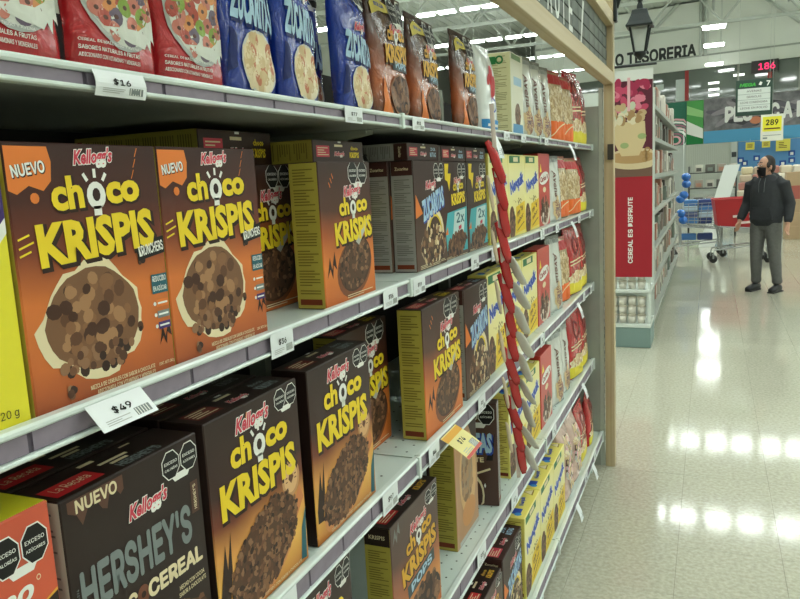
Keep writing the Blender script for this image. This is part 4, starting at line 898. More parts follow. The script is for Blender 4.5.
# ------------------------------------------------------------------ hanging candy strip
SX = -.545
p0 = onx(495, 150, SX); p1 = onx(519, 478, SX)
hs = thing('clip_strip', 'hanging clip strip of twisted red and silver candy packets', 'clip strip', (SX, p0.y, p1.z), -1.15)
dz = p0.z - p1.z; dy = p1.y - p0.y
HR = Matrix.Rotation(1.15, 3, 'Z')
def sp(f, off=0): return HR @ Vector((0, dy * f, 0)) + Vector((0, off, dz * (1 - f)))
tube('strip', [sp(-.12, 0) + Vector((-.006, 0, 0)), sp(.5) + Vector((-.004, 0, 0)), sp(1.0) + Vector((-.004, 0, 0))], [(.006, .001)] * 3, mat('clear_strip', (216, 200, 190), .2, coat=.5), hs, 6, False)
RP = mat('packet_red', (188, 36, 38), .25, coat=.5, bump=.3, bscale=80); SVP = mat('packet_silver', (226, 224, 214), .2, metal=.25, bump=.6, bscale=70); CRP = mat('packet_cream', (220, 200, 170), .35, coat=.3)
def packet(mm, L, wd):
    bm = bmesh.new(); add_tube(bm, [(0, -wd * .1, 0), (.004, 0, L * .12), (.008, wd * .3, L * .35), (.008, wd * .55, L * .65), (.004, wd * .8, L * .9), (0, wd, L)], [(wd * .2, .001), (wd * .36, .003), (wd * .42, .0035), (wd * .42, .0035), (wd * .34, .003), (wd * .2, .001)], 8)
    me = bmesh_to(bm, 'packet', True); me.materials.append(mm); return me
pr = packet(RP, .12, -.032); ps = packet(SVP, .085, -.04); pc = packet(CRP, .1, -.014)
N = 13
for i in range(N):
    f = i / N * .97 + .02
    o = obj('packet', pr, hs, loc=sp(f + .07, .014)); o.rotation_euler = (random.uniform(-.1, .1), 0, random.uniform(-.2, .2))
    if i % 2: o = obj('packet', pc, hs, loc=sp(f + .07, -.018) + Vector((-.002, 0, 0)))
    if f > .30:
        o = obj('packet', ps, hs, loc=sp(f + .06, .05 + .008 * (i % 2)) + Vector((.004, 0, 0))); o.rotation_euler = (random.uniform(-.15, .12), 0, random.uniform(-.3, .3))

# ------------------------------------------------------------------ next run of shelving with its end display
EC = onz(648.4, 348.7); EY = 7.03; EX1 = -.49; EX0 = -1.42
ENAM = mat('white_enamel', (208, 214, 208), .4); KICK = mat('kick_blue_grey', (120, 142, 138), .5)
ec = thing('end_display', 'white end display with red banner and grey blue plinth', 'display shelf', (0, EY, 0))
box('plinth', (EX0, 0, 0), (EX1, .45, .19), KICK, ec, .004)
box('base_shelf', (EX0, -.01, .191), (EX1, .45, .225), ENAM, ec, .003)
box('display_shelf', (EX0, 0, .515), (EX1, .45, .545), ENAM, ec, .003)
box('back_panel', (EX0, .45, 0), (EX1, .47, 2.38), ENAM, ec)
box('side_post', (EX1 - .03, .02, .226), (EX1, .06, 2.40), ENAM, ec)
TUB = mat('tub_white', (212, 208, 196), .5); LID = mat('tub_lid', (190, 182, 164), .5)
def tub():
    t = thing('paper_tub', 'white paper tub stacked in rows on the end display under the red banner', 'tub', (0, 0, 0), 0, 'paper tubs on the end display')
    lathe('cup', [(.030, 0), (.038, .068)], TUB, t, n=12); lathe('lid', [(.040, .069), (.040, .080), (.036, .083)], LID, t, n=12)
    return t
tp = None
for z0, rows in ((.2255, 3), (.5455, 2)):
    for r in range(rows):
        for i in range(6):
            loc = (EX1 - .085 - i * .084, EY + .06, z0 + r * .0835)
            if tp is None: tp = tub(); tp.location = loc; q = tp
            else: q = dup(tp, loc)
            q['label'] = 'white paper tub in the %s layer on the %s shelf of the end display' % (('bottom', 'second', 'top')[r], 'upper' if z0 > .4 else 'lower')
BT = ony(650, 68, EY - .02).z; BBm = ony(650, 277, EY - .02).z; BM = ony(650, 176, EY - .02).z
bn = thing('cereal_banner', 'tall banner with a creamy drink picture above red CEREAL ES DISFRUTE lettering', 'banner', (0, EY - .025, 0))
bx0, bx1 = EX1 - .40, EX1 + .015
box('panel', (bx0, 0, BBm), (bx1, .012, BT), mat('banner_white', (214, 216, 210), .5), bn)
tube('hanging_rod', [(bx0 - .05, 0, BT + .035), (bx1 + .03, 0, BT + .035)], .012, mat('rod_black', (36, 38, 38), .4), bn, 8)
A = Art(); L = Art(); bw = bx1 - bx0; bh = BT - BM
A.rect(0, 0, bw, BM - BBm, P('banner_red', (160, 34, 46)), 1)
y0 = BM - BBm
A.rect(0, y0, bw, y0 + bh * .9, P('rose_dark', (92, 34, 50)), 1)
A.rect(0, y0, bw, y0 + bh * .20, P('plate_shadow', (110, 84, 70)), 1.3)
rr = random.Random(3)
for i in range(26): A.ell(rr.uniform(.1, .9) * bw, y0 + bh * rr.uniform(.62, .88), bw * .12, bw * .07, [P('rose_a', (190, 70, 100)), P('rose_b', (160, 44, 76)), P('rose_c', (214, 120, 140))][i % 3], 1.5 + i * .01, 10, rr.uniform(0, 3))
A.ell(bw * .62, y0 + bh * .17, bw * .62, bh * .10, P('saucer', (206, 186, 150)), 2, 26); A.ell(bw * .58, y0 + bh * .185, bw * .48, bh * .06, P('saucer2', (176, 140, 96)), 2.2, 24)
A.poly([(bw * .36, y0 + bh * .20), (bw * .72, y0 + bh * .20), (bw * .86, y0 + bh * .34), (bw * .84, y0 + bh * .52), (bw * .2, y0 + bh * .52), (bw * .22, y0 + bh * .32)], P('smoothie', (206, 184, 142)), 2.5)
for x, y in ((.42, .30), (.78, .38)): A.ell(bw * x, y0 + bh * y, bw * .09, bh * .028, P('mint', (150, 164, 112)), 2.8, 12)
for i in range(30): A.ell(bw * (.5 + rr.uniform(-.32, .3)), y0 + bh * (.58 + rr.uniform(-.07, .11)), bw * .09, bh * .03, [P('whip_a', (216, 204, 176)), P('whip_b', (190, 164, 124)), P('whip_c', (164, 130, 90)), P('whip_d', (190, 196, 170))][i % 4], 3 + i * .01, 10, rr.uniform(0, 3))
A.rect(bw * .48, y0 + bh * .62, bw * .54, y0 + bh * .93, P('straw', (220, 170, 176)), 3.5)
for i in range(4): A.ring(bw * (.84 + .05 * (i % 2)), y0 + bh * (.16 + .03 * i), bw * .03, bw * .06, P('loop_tan', (170, 132, 84)), 3, 10)
bt = (BM - BBm) * .66
for wd, c_, f_ in (('CEREAL', .18, .36), ('ES', .46, .12), ('DISFRUTE', .78, .44)): L.text(wd, bw * .54, (BM - BBm) * .14 + bt * c_, bw * .10, WHITE, 3, w=bt * f_, bold=.04, rot=math.pi / 2)
A.v = [(min(max(x, .002), bw - .002), y, l) for x, y, l in A.v]; A.build('banner_picture', bn, (bx0, -.001, BBm), (1, 0, 0), (0, 0, 1), (0, -1, 0), step=.0006); L.build('banner_lettering', bn, (bx0, -.001, BBm), (1, 0, 0), (0, 0, 1), (0, -1, 0), step=.0006)

fg = thing('aisle_shelving', 'long white shelving run with small packs behind the red banner', 'shelf', (0, 0, 0))
FY0, FY1 = EY + .49, 13.2
box('back_panel', (-.99, FY0, 0), (-.95, FY1, 2.3), ENAM, fg)
FLV = (.15, .50, .85, 1.2, 1.55, 1.9, 2.2)
FSH = mat('run_shelf', (158, 162, 154), .5)
for z in FLV:
    sh = box('shelf', (-.95, FY0, z), (-.50, FY1, z + .03), FSH, fg, .003); box('price_rail', (-.499, FY0, z - .005), (-.492, FY1, z + .033), FSH, sh)
for y in (FY0 + .01, 9.2, 11.2, FY1 - .05): box('upright', (-.94, y, 0), (-.90, y + .04, 2.3), ENAM, fg)
box('plinth', (-.95, FY0, 0), (-.55, FY1, .149), KICK, fg)
PKC = [mat('pack_%d' % i, c, .4) for i, c in enumerate(((196, 192, 180), (150, 140, 128), (90, 86, 80), (170, 120, 100), (120, 130, 120), (206, 200, 190), (84, 60, 52)))]
packs = []
for i, mm in enumerate(PKC):
    bm = bmesh.new(); add_box(bm, (-.14, -.07 - .012 * i, 0), (0, .07 + .012 * i, .20), .006); add_box(bm, (-.0, -.05, .03), (.003, .05, .12)); me = bmesh_to(bm); me.materials.append(mm); me.materials.append(PKC[(i + 2) % 7])
    for p in me.polygons:
        if p.normal.z > .8 or p.center.x > .0005: p.material_index = 1
    packs.append(me)
r = random.Random(11)
PKN = ('pale grey', 'taupe', 'charcoal', 'brick pink', 'sage', 'off white', 'dark brown'); LVN = dict(zip(FLV, ('lowest', 'second lowest', 'third lowest', 'middle', 'third highest', 'second highest', 'topmost')))
for z in FLV:
    y = FY0 + .19
    while y < 12.9:
        i = r.randrange(7); s = r.uniform(.85, 1.4)
        o = obj('grocery_pack', packs[i], None, loc=(-.52 - r.uniform(0, .04), y, z + .0305)); o.scale = (1, 1.0, s if z < 1.8 else min(s, 1.3))
        tag(o, PKN[i] + ' grocery pack on the ' + LVN[z] + ' shelf of the long white run', 'package', 'packs on the far aisle shelving'); y += .16 + .024 * i + .09
# blue balls hanging in a column at the shelving end
bs = thing('ball_strip', 'column of shiny blue balls hanging at the end of the far shelving', 'hanging toy', (-.42, 13.35, 0))
tube('cord', [(0, 0, .9), (0, 0, 2.24)], .006, ENAM, bs, 6); tube('bracket_arm', [(0, .0, 2.24), (-.12, -.2, 2.238)], .008, ENAM, bs, 6)
for py in (177, 184, 195, 199, 213, 220):
    bm = bmesh.new(); zz = ony(683, py, 13.35).z; add_ellipsoid(bm, (.05 * math.sin(py), -.05, zz), (.075, .075, .068), 12); obj('ball', bmesh_to(bm, 'ball', True), bs, mat('ball_blue', (44, 110, 196), .2, coat=.5))

# ------------------------------------------------------------------ far wall of the shop, turned a little
WA = -math.radians(11); WO = Vector((0, 46, 0)); WU = Vector((math.cos(WA), math.sin(WA), 0)); WN = Vector((math.sin(WA), -math.cos(WA), 0))
def onw(px, py, off=0):
    d = ray(px, py); t_ = (WO + WN * off - CAM).dot(WN) / d.dot(WN); p = CAM + d * t_; return ((p - WO).dot(WU), p.z)
wf = thing('wall_front', None, None); wf['kind'] = 'structure'; wf.location = WO; wf.rotation_euler = (0, 0, WA)
# local: x along the wall, -y out into the shop
def wbox(name, x0, x1, z0, z1, o0, o1, m_, par, bev=0): return box(name, (x0, -o1, z0), (x1, -o0, z1), m_, par, bev)
zb = (onw(653, 76)[1] + onw(775, 58)[1]) / 2; zt = (onw(615, 40)[1] + onw(800, 11)[1]) / 2; zb2 = (onw(690, 103)[1] + onw(780, 90)[1]) / 2; zb3 = (onw(690, 146)[1] + onw(760, 139)[1]) / 2
FAS = mat('fascia_paint', (226, 230, 220), .6, nv=.02, ns=1)
wbox('upper_fascia', -10.4, 14, zb, ZC - .1, 0, .15, FAS, wf)
wbox('lower_wall', -10.4, 14, 0, zb3, 0, .1, mat('lower_wall_paint', (184, 190, 182), .6), wf)
wbox('trim_rail', -10.4, 14, zt - .06, zt + .06, .151, .22, mat('trim_grey', (160, 166, 156), .5), wf)
zl = (onw(690, 60)[1] + onw(790, 42)[1]) / 2; wbox('pipe_rail', -10.4, 14, zl - .045, zl + .04, .151, .22, mat('trim_grey', (160, 166, 156), .5), wf)
# window band
win = tag(thing('window_1', None, None), kind='structure'); win.location = WO; win.rotation_euler = (0, 0, WA)
GLS = mat('window_glass', (92, 100, 92), .06, spec=.9)
xs = [-10.4, onw(653, 90)[0], onw(687, 88)[0], onw(738, 80)[0], onw(770, 75)[0], onw(800, 70)[0], 9.0, 14]
for x0, x1 in zip(xs, xs[1:]): wbox('pane', x0 + .03, x1 - .03, zb2 + .02, zb - .02, .02, .04, GLS, win)
wbox('frame', -10.4, 14, zb2 - .01, zb2 + .02, .0, .1, mat('frame_grey', (120, 122, 112), .5), win); wbox('head', -10.4, 14, zb - .02, zb - .001, .0, .1, mat('frame_grey', (120, 122, 112)), win)
RM = mat('mullion_red', (150, 40, 38), .5)
for i, x in enumerate(xs[1:-1]): wbox('mullion', x - (.1 if i in (1, 3) else .04), x + (.1 if i in (1, 3) else .04), zb2 + .021, zb - .021, .0, .09, RM if i in (1, 3) else mat('frame_grey', (120, 122, 112)), win)
for q0, q1 in (((676, 80), (686, 101)), ((656, 85), (664, 90))):
    u0, v1 = onw(*q0); u1, v0 = onw(*q1); wbox('blind', u0, u1, max(v0, zb2 + .03), min(v1, zb - .03), .042, .05, mat('blind_white', (188, 198, 192), .6), win)
for px_, py_ in ((714, 83), (714, 89.5), (714, 95), (739, 75)):  # lights showing in the glass, put on the opaque panes as glowing bars
    u, v = onw(px_, py_); wbox('pane_glow', u - .28, u + .28, v - .06, v + .06, .045, .06, mat('glow_bar', (240, 244, 236), .4, emit=1.6), win)
led = thing('number_display', 'dark counter display with glowing pink digits 186 under the fascia', 'display', WO, WA)
u0, v = onw(752, 68); u1, _ = onw(779, 66); wbox('case', u0, u1, v - .32, v + .32, .16, .22, mat('led_case', (46, 40, 38), .4), led)
a = Art(); a.text('186', (u0 + u1) / 2 + .1, v, .34, mat('led_pink', (255, 40, 110), .4, emit=1.3), 2, w=(u1 - u0) * .62, bold=.02); a.build('digits', led, (0, -.22, 0), (1, 0, 0), (0, 0, 1), (0, -1, 0), step=.002)
let = thing('tesoreria_sign', 'black letters reading O TESORERIA on the pale fascia', 'sign', WO, WA)
a = Art(); u1, v1 = onw(697, 50); u0, v0 = onw(616, 61)
a.text('O TESORERIA', (u0 + u1) / 2, (v0 + v1) / 2, .72, mat('letter_black', (36, 40, 38), .5), 1, w=(u1 - u0), bold=.055); a.build('lettering', let, (0, -.152, 0), (1, 0, 0), (0, 0, 1), (0, -1, 0), step=.004)
# picture banners under the windows
def wpanel(name, label, px0, px1, c, z0=None, z1=None):
    u0 = onw(px0, 120)[0]; u1 = onw(px1, 120)[0]; t = thing(name, label, 'banner', WO, WA)
    wbox('board', u0 + .01, u1 - .01, z0 or zb3 + .01, z1 or zb2 - .02, .102, .13, c, t); return t, u0, u1
t, u0, u1 = wpanel('wall_banner', 'plain green wall banner beside the white striped one', 600, 687, mat('banner_green', (22, 104, 78), .5))
a = Art(); rr = random.Random(8)
for i in range(7): a.ring(u1 - .6, zb3 + .3, .2 * i + .2, .2 * i + .33, [PALEPINK, P('mauve2', (150, 100, 120)), WHITE][i % 3], 1 + i * .01, 20, .8)
uu = [v for v in a.v]; a.v = [(min(max(x, u0 + .02), u1 - .02), max(y, zb3 + .02), l) for x, y, l in uu]; a.build('banner_picture', t, (0, -.13, 0), (1, 0, 0), (0, 0, 1), (0, -1, 0), step=.002)
t, u0, u1 = wpanel('wall_banner', 'green and white diagonal striped wall banner', 687, 704, mat('banner_leaf', (70, 150, 70), .5))
a = Art(); hgt = zb2 - zb3 - .04; b0 = zb3 + .01
a.poly([(u0 + .02, b0 + hgt * .55), (u1 - .02, b0 + hgt * .35), (u1 - .02, b0 + hgt * .12), (u0 + .02, b0 + hgt * .25)], WHITE, 1); a.poly([(u0 + .02, b0 + hgt * .25), (u1 - .02, b0 + hgt * .12), (u1 - .02, b0), (u0 + .02, b0)], P('deep_green', (20, 120, 60)), 1); a.poly([(u0 + .02, b0 + hgt * .9), (u1 - .02, b0 + hgt * .75), (u1 - .02, b0 + hgt * .6), (u0 + .02, b0 + hgt * .7)], P('pale_green', (150, 200, 130)), 1)
a.build('banner_picture', t, (0, -.13, 0), (1, 0, 0), (0, 0, 1), (0, -1, 0), step=.002)
t, u0, u1 = wpanel('wall_banner', 'grey fish counter wall banner with blue base and white letters', 704, 880, mat('banner_grey', (112, 110, 112), .5, nv=.5, ns=2.2))
a = Art(); a.rect(u0 + .02, b0, u1 - .02, b0 + hgt * .28, P('sea_blue', (84, 156, 196)), 1)
for i in range(30): a.ell(rr.uniform(u0 + .3, u1 - .3), b0 + hgt * rr.uniform(.40, .85), .7, .14, [P('fish_a', (64, 62, 66)), P('fish_b', (140, 134, 138)), P('fish_c', (96, 92, 100))][i % 3], 1.2 + i * .02, 12, rr.uniform(-.6, .6))
a.ell(onw(756, 122)[0], b0 + hgt * .45, .3, .2, P('salmon', (206, 130, 96)), 2.2, 12)
for px, ch in ((730, 'P'), (739, 'E'), (748, 'S'), (775, 'C'), (788, 'A'), (802, 'D')): a.text(ch, onw(px, 112)[0], b0 + hgt * .62, hgt * .36, WHITE, 3, w=.48, bold=.07)
a.build('banner_picture', t, (0, -.13, 0), (1, 0, 0), (0, 0, 1), (0, -1, 0), step=.002)
# roll-up shutter, column, blue counter wall
sx0, sx1 = onw(686, 165)[0], onw(731, 165)[0]
sh = thing('roller_shutter', 'pale ribbed roller shutter under the striped banner', 'shutter', WO, WA)
n = 24; bm = bmesh.new(); add_box(bm, (0, -.13, 0), ((sx1 - sx0) / n - .012, -.101, zb3 - .25), .004); me = bmesh_to(bm); me.materials.append(mat('shutter_pale', (186, 190, 178), .6))
for i in range(n): obj('slat', me, sh, loc=(sx0 + i * (sx1 - sx0) / n, 0, .2))
cu0, cu1 = onw(732, 165)[0], onw(737.5, 165)[0]; cl = thing('wall_column', 'pale square column with dark box beside the roller shutter', 'column', WO, WA)
wbox('shaft', cu0, cu1, 0, zb3, .105, .3, mat('column_paint', (188, 194, 188), .6), cl); wbox('switch_box', cu0 + .03, cu1 - .02, onw(734, 157)[1], onw(734, 152)[1], .301, .33, mat('dark_box', (48, 54, 56), .5), cl)
bu0 = cu1 + .03; bl = thing('blue_counter_wall', 'bright blue counter back wall with small white notices', 'wall panel', WO, WA)
wbox('board', bu0, 9, 1.2, zb3 - .02, .102, .13, mat('counter_blue', (84, 138, 188), .5), bl)
a = Art()
for px, py in ((741, 160), (757, 158), (745, 163), (792, 153), (792, 160), (783, 163)): u, v = onw(px, py); a.rect(u - .16, v - .14, u + .16, v + .14, P('navy2', (36, 76, 150)), 1); a.rect(u - .07, v - .1, u + .08, v + .05, WHITE, 1.5)
a.build('notices', bl, (0, -.13, 0), (1, 0, 0), (0, 0, 1), (0, -1, 0), step=.002)
for px, py, s in ((750, 146, .22), (766, 144, .2), (783, 145, .34)):
    u, v = onw(px, py, .6); q = thing('offer_card', 'small yellow offer card hanging before the blue counter wall', 'sign', WO, WA, 'yellow offer cards'); wbox('card', u - s, u + s, v - s * .9, v + s * .9, .58, .59, mat('offer_yellow', (218, 206, 80), .5), q); wbox('cord', u - .004, u + .004, v + s * .9, zb3 + .1, .583, .588, ENAM, q)
    a = Art(); small_print(a, u - s * .6, v - s * .5, u + s * .6, v + s * .5, 4, MIDBROWN, int(px)); a.build('card_print', q, (0, -.59, 0), (1, 0, 0), (0, 0, 1), (0, -1, 0), step=.003)

# lights hanging in a column before the fascia
for py, Y in ((28, 33.4), (46, 38.3), (65, 44.2)):
    c = ony(714, py, Y); t = thing('pendant_light', 'short white light bar hanging before the pale fascia', 'light', c, 0, 'light bars before the fascia')
    box('tube', (-.42, -.1, -.03), (.42, .1, .1), mat('bar_tube', (246, 252, 248), .4, emit=FIX), t, .02); box('housing', (-.46, -.1, .101), (.46, .1, .14), HOUS, t)
    bm = bmesh.new(); add_tube(bm, [(-.3, 0, .14), (-.3, 0, 10.5 - c.z)], .01, 5); add_tube(bm, [(.3, 0, .14), (.3, 0, 10.5 - c.z)], .01, 5); obj('hanger_rod', bmesh_to(bm), t, STEEL)
# strut in front of the fascia: pair of vertical posts and braces
for x in (onw(702, 10)[0], onw(707, 10)[0]):
    q = tag(tube('roof_post', [WO + WU * x + WN * .25 + Vector((0, 0, zl)), WO + WU * x + WN * .25 + Vector((0, 0, ZC - .1))], .09, STEEL, None, 6), 'thin pale steel post running up the fascia to the roof', 'post', 'fascia posts')
for (xa, ya), (xb, yb) in (((652, 32), (678, -6)), ((756, -8), (800, 22))):
    ua, va = onw(xa, ya, .3); ub, vb = onw(xb, yb, .3)
    tag(tube('roof_brace', [WO + WU * ua + WN * .3 + Vector((0, 0, va)), WO + WU * ub + WN * .3 + Vector((0, 0, min(vb, ZC - .1)))], .09, STEEL, None, 6), 'slanting pale steel brace rising in front of the fascia', 'beam', 'fascia braces')

# hanging aisle sign and price board
SY = 15.0
c0 = ony(736, 81, SY); c1 = ony(772, 114, SY); sw, shh = c1.x - c0.x, c0.z - c1.z
sg = thing('aisle_sign', 'dark green hanging aisle sign with number 7 and four white lines', 'sign', ((c0.x + c1.x) / 2, SY, c1.z))
box('board', (-sw / 2, 0, 0), (sw / 2, .03, shh), mat('sign_green', (30, 58, 46), .5), sg, .004)
a = Art(); a.rect(-sw * .44, shh * .12, sw * .44, shh * .76, P('sign_white', (206, 212, 206)), 1)
for i, s in enumerate(('AVENAS', 'GRANOLAS', 'LECHE CONDENSADA', 'LECHE EN POLVO')): a.text(s, 0, shh * (.68 - i * .155), shh * .06, INKG, 2, w=sw * (.4 if i < 2 else .74), bold=.02, res=1)
for i in range(3): a.rect(-sw * .44, shh * (.595 - i * .155), sw * .44, shh * (.605 - i * .155), GREY, 1.6)
a.text('MEGA', -sw * .18, shh * .86, shh * .10, P('mega_green', (70, 170, 70)), 2, w=sw * .44, bold=.07, shear=.2); a.text('7', sw * .38, shh * .87, shh * .14, WHITE, 2, bold=.05); a.poly([(sw * .12, shh * .84), (sw * .16, shh * .93), (sw * .22, shh * .90), (sw * .19, shh * .82)], WHITE, 2)
a.build('sign_print', sg, (0, -.0, 0), (1, 0, 0), (0, 0, 1), (0, -1, 0), step=.0015)
for s in (-1, 1): tube('hanger_wire', [(s * sw * .42, .015, shh), (s * sw * .42, .015, 10.5 - c1.z)], .003, STEEL, sg, 5)
c0 = ony(761, 115, 14.4); c1 = ony(783, 140, 14.4); sw, shh = c1.x - c0.x, c0.z - c1.z
pb = thing('price_board', 'white hanging price board with yellow field below the green aisle sign', 'sign', ((c0.x + c1.x) / 2, 14.4, c1.z))
box('board', (-sw / 2, 0, 0), (sw / 2, .012, shh), mat('board_white', (216, 216, 204), .5), pb)
a = Art(); a.rect(-sw * .42, shh * .36, sw * .42, shh * .92, P('board_yellow', (228, 218, 60)), 1); a.text('289', 0, shh * .70, shh * .22, BLACK, 2, w=sw * .55, bold=.04); a.rect(-sw * .35, shh * .44, sw * .35, shh * .49, MIDBROWN, 2); a.rect(-sw * .4, shh * .2, sw * .4, shh * .22, GREY, 1.5); a.rect(-sw * .4, shh * .08, -sw * .2, shh * .14, GREY, 1.5)
a.build('board_print', pb, (0, -.0, 0), (1, 0, 0), (0, 0, 1), (0, -1, 0), step=.0015); tube('hanger_wire', [(0, .006, shh), (0, .006, 10.5 - c1.z)], .003, STEEL, pb, 5)

# ------------------------------------------------------------------ trolleys
CHROME = mat('trolley_wire', (150, 154, 154), .3, metal=.8); RUB = mat('rubber', (34, 34, 34), .6)
def trolley(name, label, loc, rz, body, wire=False):
    t = thing(name, label, 'shopping cart', loc, rz, 'shopping carts at the end of the aisle')
    # basket: tapered shell, x along the trolley
    L0, L1, w0, w1, zb_, zt_ = -.40, .40, .22, .27, .52, .98
    bm = bmesh.new()
    lo = [(L0 + .1, -w0, zb_), (L1 - .06, -w0, zb_ + .05), (L1 - .06, w0, zb_ + .05), (L0 + .1, w0, zb_)]; hi = [(L0, -w1, zt_), (L1, -w1, zt_ - .02), (L1, w1, zt_ - .02), (L0, w1, zt_)]
    if not wire:
        def sk(p, q): return [bm.verts.new(v) for v in p], [bm.verts.new(v) for v in q]
        a, b = sk(lo, hi); ins = .012
        a2, b2 = sk([(x * .96, y * .94, z + .015) for x, y, z in lo], [(x * .97, y * .95, z) for x, y, z in hi])
        bm.faces.new(a[::-1]); bm.faces.new(a2)
        for k in range(4):
            j = (k + 1) % 4; bm.faces.new((a[k], a[j], b[j], b[k])); bm.faces.new((a2[j], a2[k], b2[k], b2[j])); bm.faces.new((b[k], b[j], b2[j], b2[k]))
    else:
        for f in (0, .14, .28, .42, .56, .7, .85, 1):
            q = [Vector(l).lerp(Vector(h_), f) for l, h_ in zip(lo, hi)]; add_tube(bm, q + [q[0]], .006, 5, False)
        for k in range(4):
            j = (k + 1) % 4
            for i in range(7):
                f = i / 7; add_tube(bm, [Vector(lo[k]).lerp(Vector(lo[j]), f), Vector(hi[k]).lerp(Vector(hi[j]), f)], .004, 5, False)
        for i in range(8):
            f = i / 7; add_tube(bm, [Vector(lo[0]).lerp(Vector(lo[1]), f), Vector(lo[3]).lerp(Vector(lo[2]), f)], .004, 5, False)
    bk = obj('basket', bmesh_to(bm), t, body)
    if not wire:
        bm = bmesh.new(); add_tube(bm, [Vector(p) for p in hi] + [Vector(hi[0])], .014, 6, False); obj('rim', bmesh_to(bm), bk, body)
    bm = bmesh.new()
    for s in (-1, 1):
        add_tube(bm, [(L0 - .06, s * .24, 1.0), (L0 + .06, s * .235, .52), (L0 + .02, s * .23, .28), (L1 - .02, s * .2, .20), (L1 - .0, s * .2, .13)], .013, 8); add_tube(bm, [(L0 + .02, s * .23, .28), (L0 - .02, s * .23, .13)], .013, 8); add_tube(bm, [(L0 + .1, s * .22, .515), (L1 - .1, s * .22, .555)], .011, 8)
        add_tube(bm, [(L1 - .12, s * .21, .22), (L1 - .1, s * .22, .55)], .011, 8)
    for x, z in ((L0 + .04, .28), (L1 - .1, .22), (.1, .25)): add_tube(bm, [(x, -.22, z), (x, .22, z)], .009, 6)
    obj('frame', bmesh_to(bm), t, CHROME)
    tube('handle', [(L0 - .07, -.26, 1.0), (L0 - .07, .26, 1.0)], .016, mat('handle_red', (150, 30, 34), .4), t, 8)
    for x in (L0 - .02, L1):
        for s in (-1, 1):
            q = tube('wheel', [(x, s * .22 - .016, .0625), (x, s * .22 + .016, .0625)], .062, RUB, t, 14)
            box('caster_fork', (x - .012, s * .22 - .024, .065), (x + .012, s * .22 + .024, .14), CHROME, q)
    return t
CARTRED = mat('cart_red', (176, 36, 42), .4)
cy = 13.75; cx = (ony(718, 230, cy).x + ony(759, 230, cy).x) / 2
rc = trolley('shopping_cart', 'red plastic shopping cart on grey frame behind the person', (cx, cy, 0), math.pi + .1, CARTRED); rc.scale = (1.02, 1.0, 1.1)
a = Art()
for x, y, w_ in ((-.26, .38, .12), (.1, .30, .16), (.06, .23, .2), (-.12, .16, .09), (.12, .16, .18), (-.05, .07, .34)): a.rect(x, y, x + w_, y + .035, P('cart_white', (214, 196, 190)), 1, .06)
a.build('side_print', rc, (0, .285, .53), (-1, 0, 0), (0, -.10, 1), (0, 1, 0), step=.002)
cy2 = 14.6; cx2 = (ony(688, 230, cy2).x + ony(712, 230, cy2).x) / 2
bc = trolley('shopping_cart', 'wire shopping cart full of blue packs beside the red cart', (cx2 - .05, cy2, 0), math.pi + .1, CHROME, True)
bm = bmesh.new(); add_box(bm, (-.13, -.10, 0), (.13, .10, .12), .015); bme = bmesh_to(bm); bme.materials.append(mat('water_blue', (70, 120, 180), .25, coat=.4))
bm = bmesh.new(); add_box(bm, (-.13, -.10, 0), (.13, .10, .12), .015); bme2 = bmesh_to(bm); bme2.materials.append(mat('water_pale', (176, 198, 214), .25, coat=.4)); bm = bmesh.new(); add_box(bm, (-.13, -.10, 0), (.13, .10, .12), .015); bme3 = bmesh_to(bm); bme3.materials.append(mat('water_navy', (40, 62, 120), .3, coat=.3))
bi = 0
for lv in range(4):
    for i in range(2):
        for j in range(2):
            o = obj('wrapped_pack', [bme, bme2, bme3][(bi * 7 + lv) % 3], None, loc=(cx2 - .05 + (-.125 + i * .25) * math.cos(.1) - (-.09 + j * .18) * math.sin(.1), cy2 + (-.125 + i * .25) * math.sin(.1) + (-.09 + j * .18) * math.cos(.1), .60 + lv * .109)); bi += 1; o.rotation_euler = (0, 0, .1); o.scale = (.88, .84, .88)
            tag(o, ('mid blue', 'pale blue', 'navy')[((bi - 1) * 7 + lv) % 3] + ' wrapped pack in the %s layer inside the wire shopping cart' % ('bottom', 'second', 'third', 'top')[lv], 'package', 'blue packs in the wire cart')
for i in range(2): o = obj('wrapped_pack', [bme, bme3][i], None, loc=(cx2 - .19 + i * .275, cy2, .30)); tag(o, 'blue pack on the lower rack of the wire shopping cart', 'package', 'blue packs under the wire cart')

# white board leaning by the trolleys, rack and heaps behind
wb = thing('leaning_board', 'tall white board leaning sideways behind the shopping carts', 'board', (ony(712, 200, 16.2).x, 16.2, 0))
bm = bmesh.new(); t_ = ony(722, 165, 16.2); x0 = ony(712, 205, 16.2).x
for yy in (0, .03):
    pass
v = [bm.verts.new((dx, yy, zz)) for yy in (0, .03) for dx, zz in ((-.24, .0), (.06, .0), (.50, t_.z), (.22, t_.z - .01))]
bm.faces.new(v[:4]); bm.faces.new(v[4:][::-1])
for k in range(4): bm.faces.new((v[k], v[(k + 1) % 4], v[4 + (k + 1) % 4], v[4 + k]))
obj('sheet', bmesh_to(bm), wb, mat('board_sheet', (214, 218, 214), .5)); tube('back_leg', [(.2, .04, 1.0), (.2, .45, 0)], .012, RUB, wb, 6)
rk = thing('goods_rack', 'dark wire rack with pale packs in front of the roller shutter', 'rack', (ony(712, 200, 18.5).x, 18.5, 0))
for x in (-.5, .5):
    for y in (0, .4): tube('post', [(x, y, 0), (x, y, 1.62)], .018, mat('rack_dark', (40, 42, 40), .5), rk, 6)
for z in (.3, .7, 1.1, 1.45): box('rack_shelf', (-.5, 0, z), (.5, .4, z + .02), mat('rack_dark', (40, 42, 40)), rk)
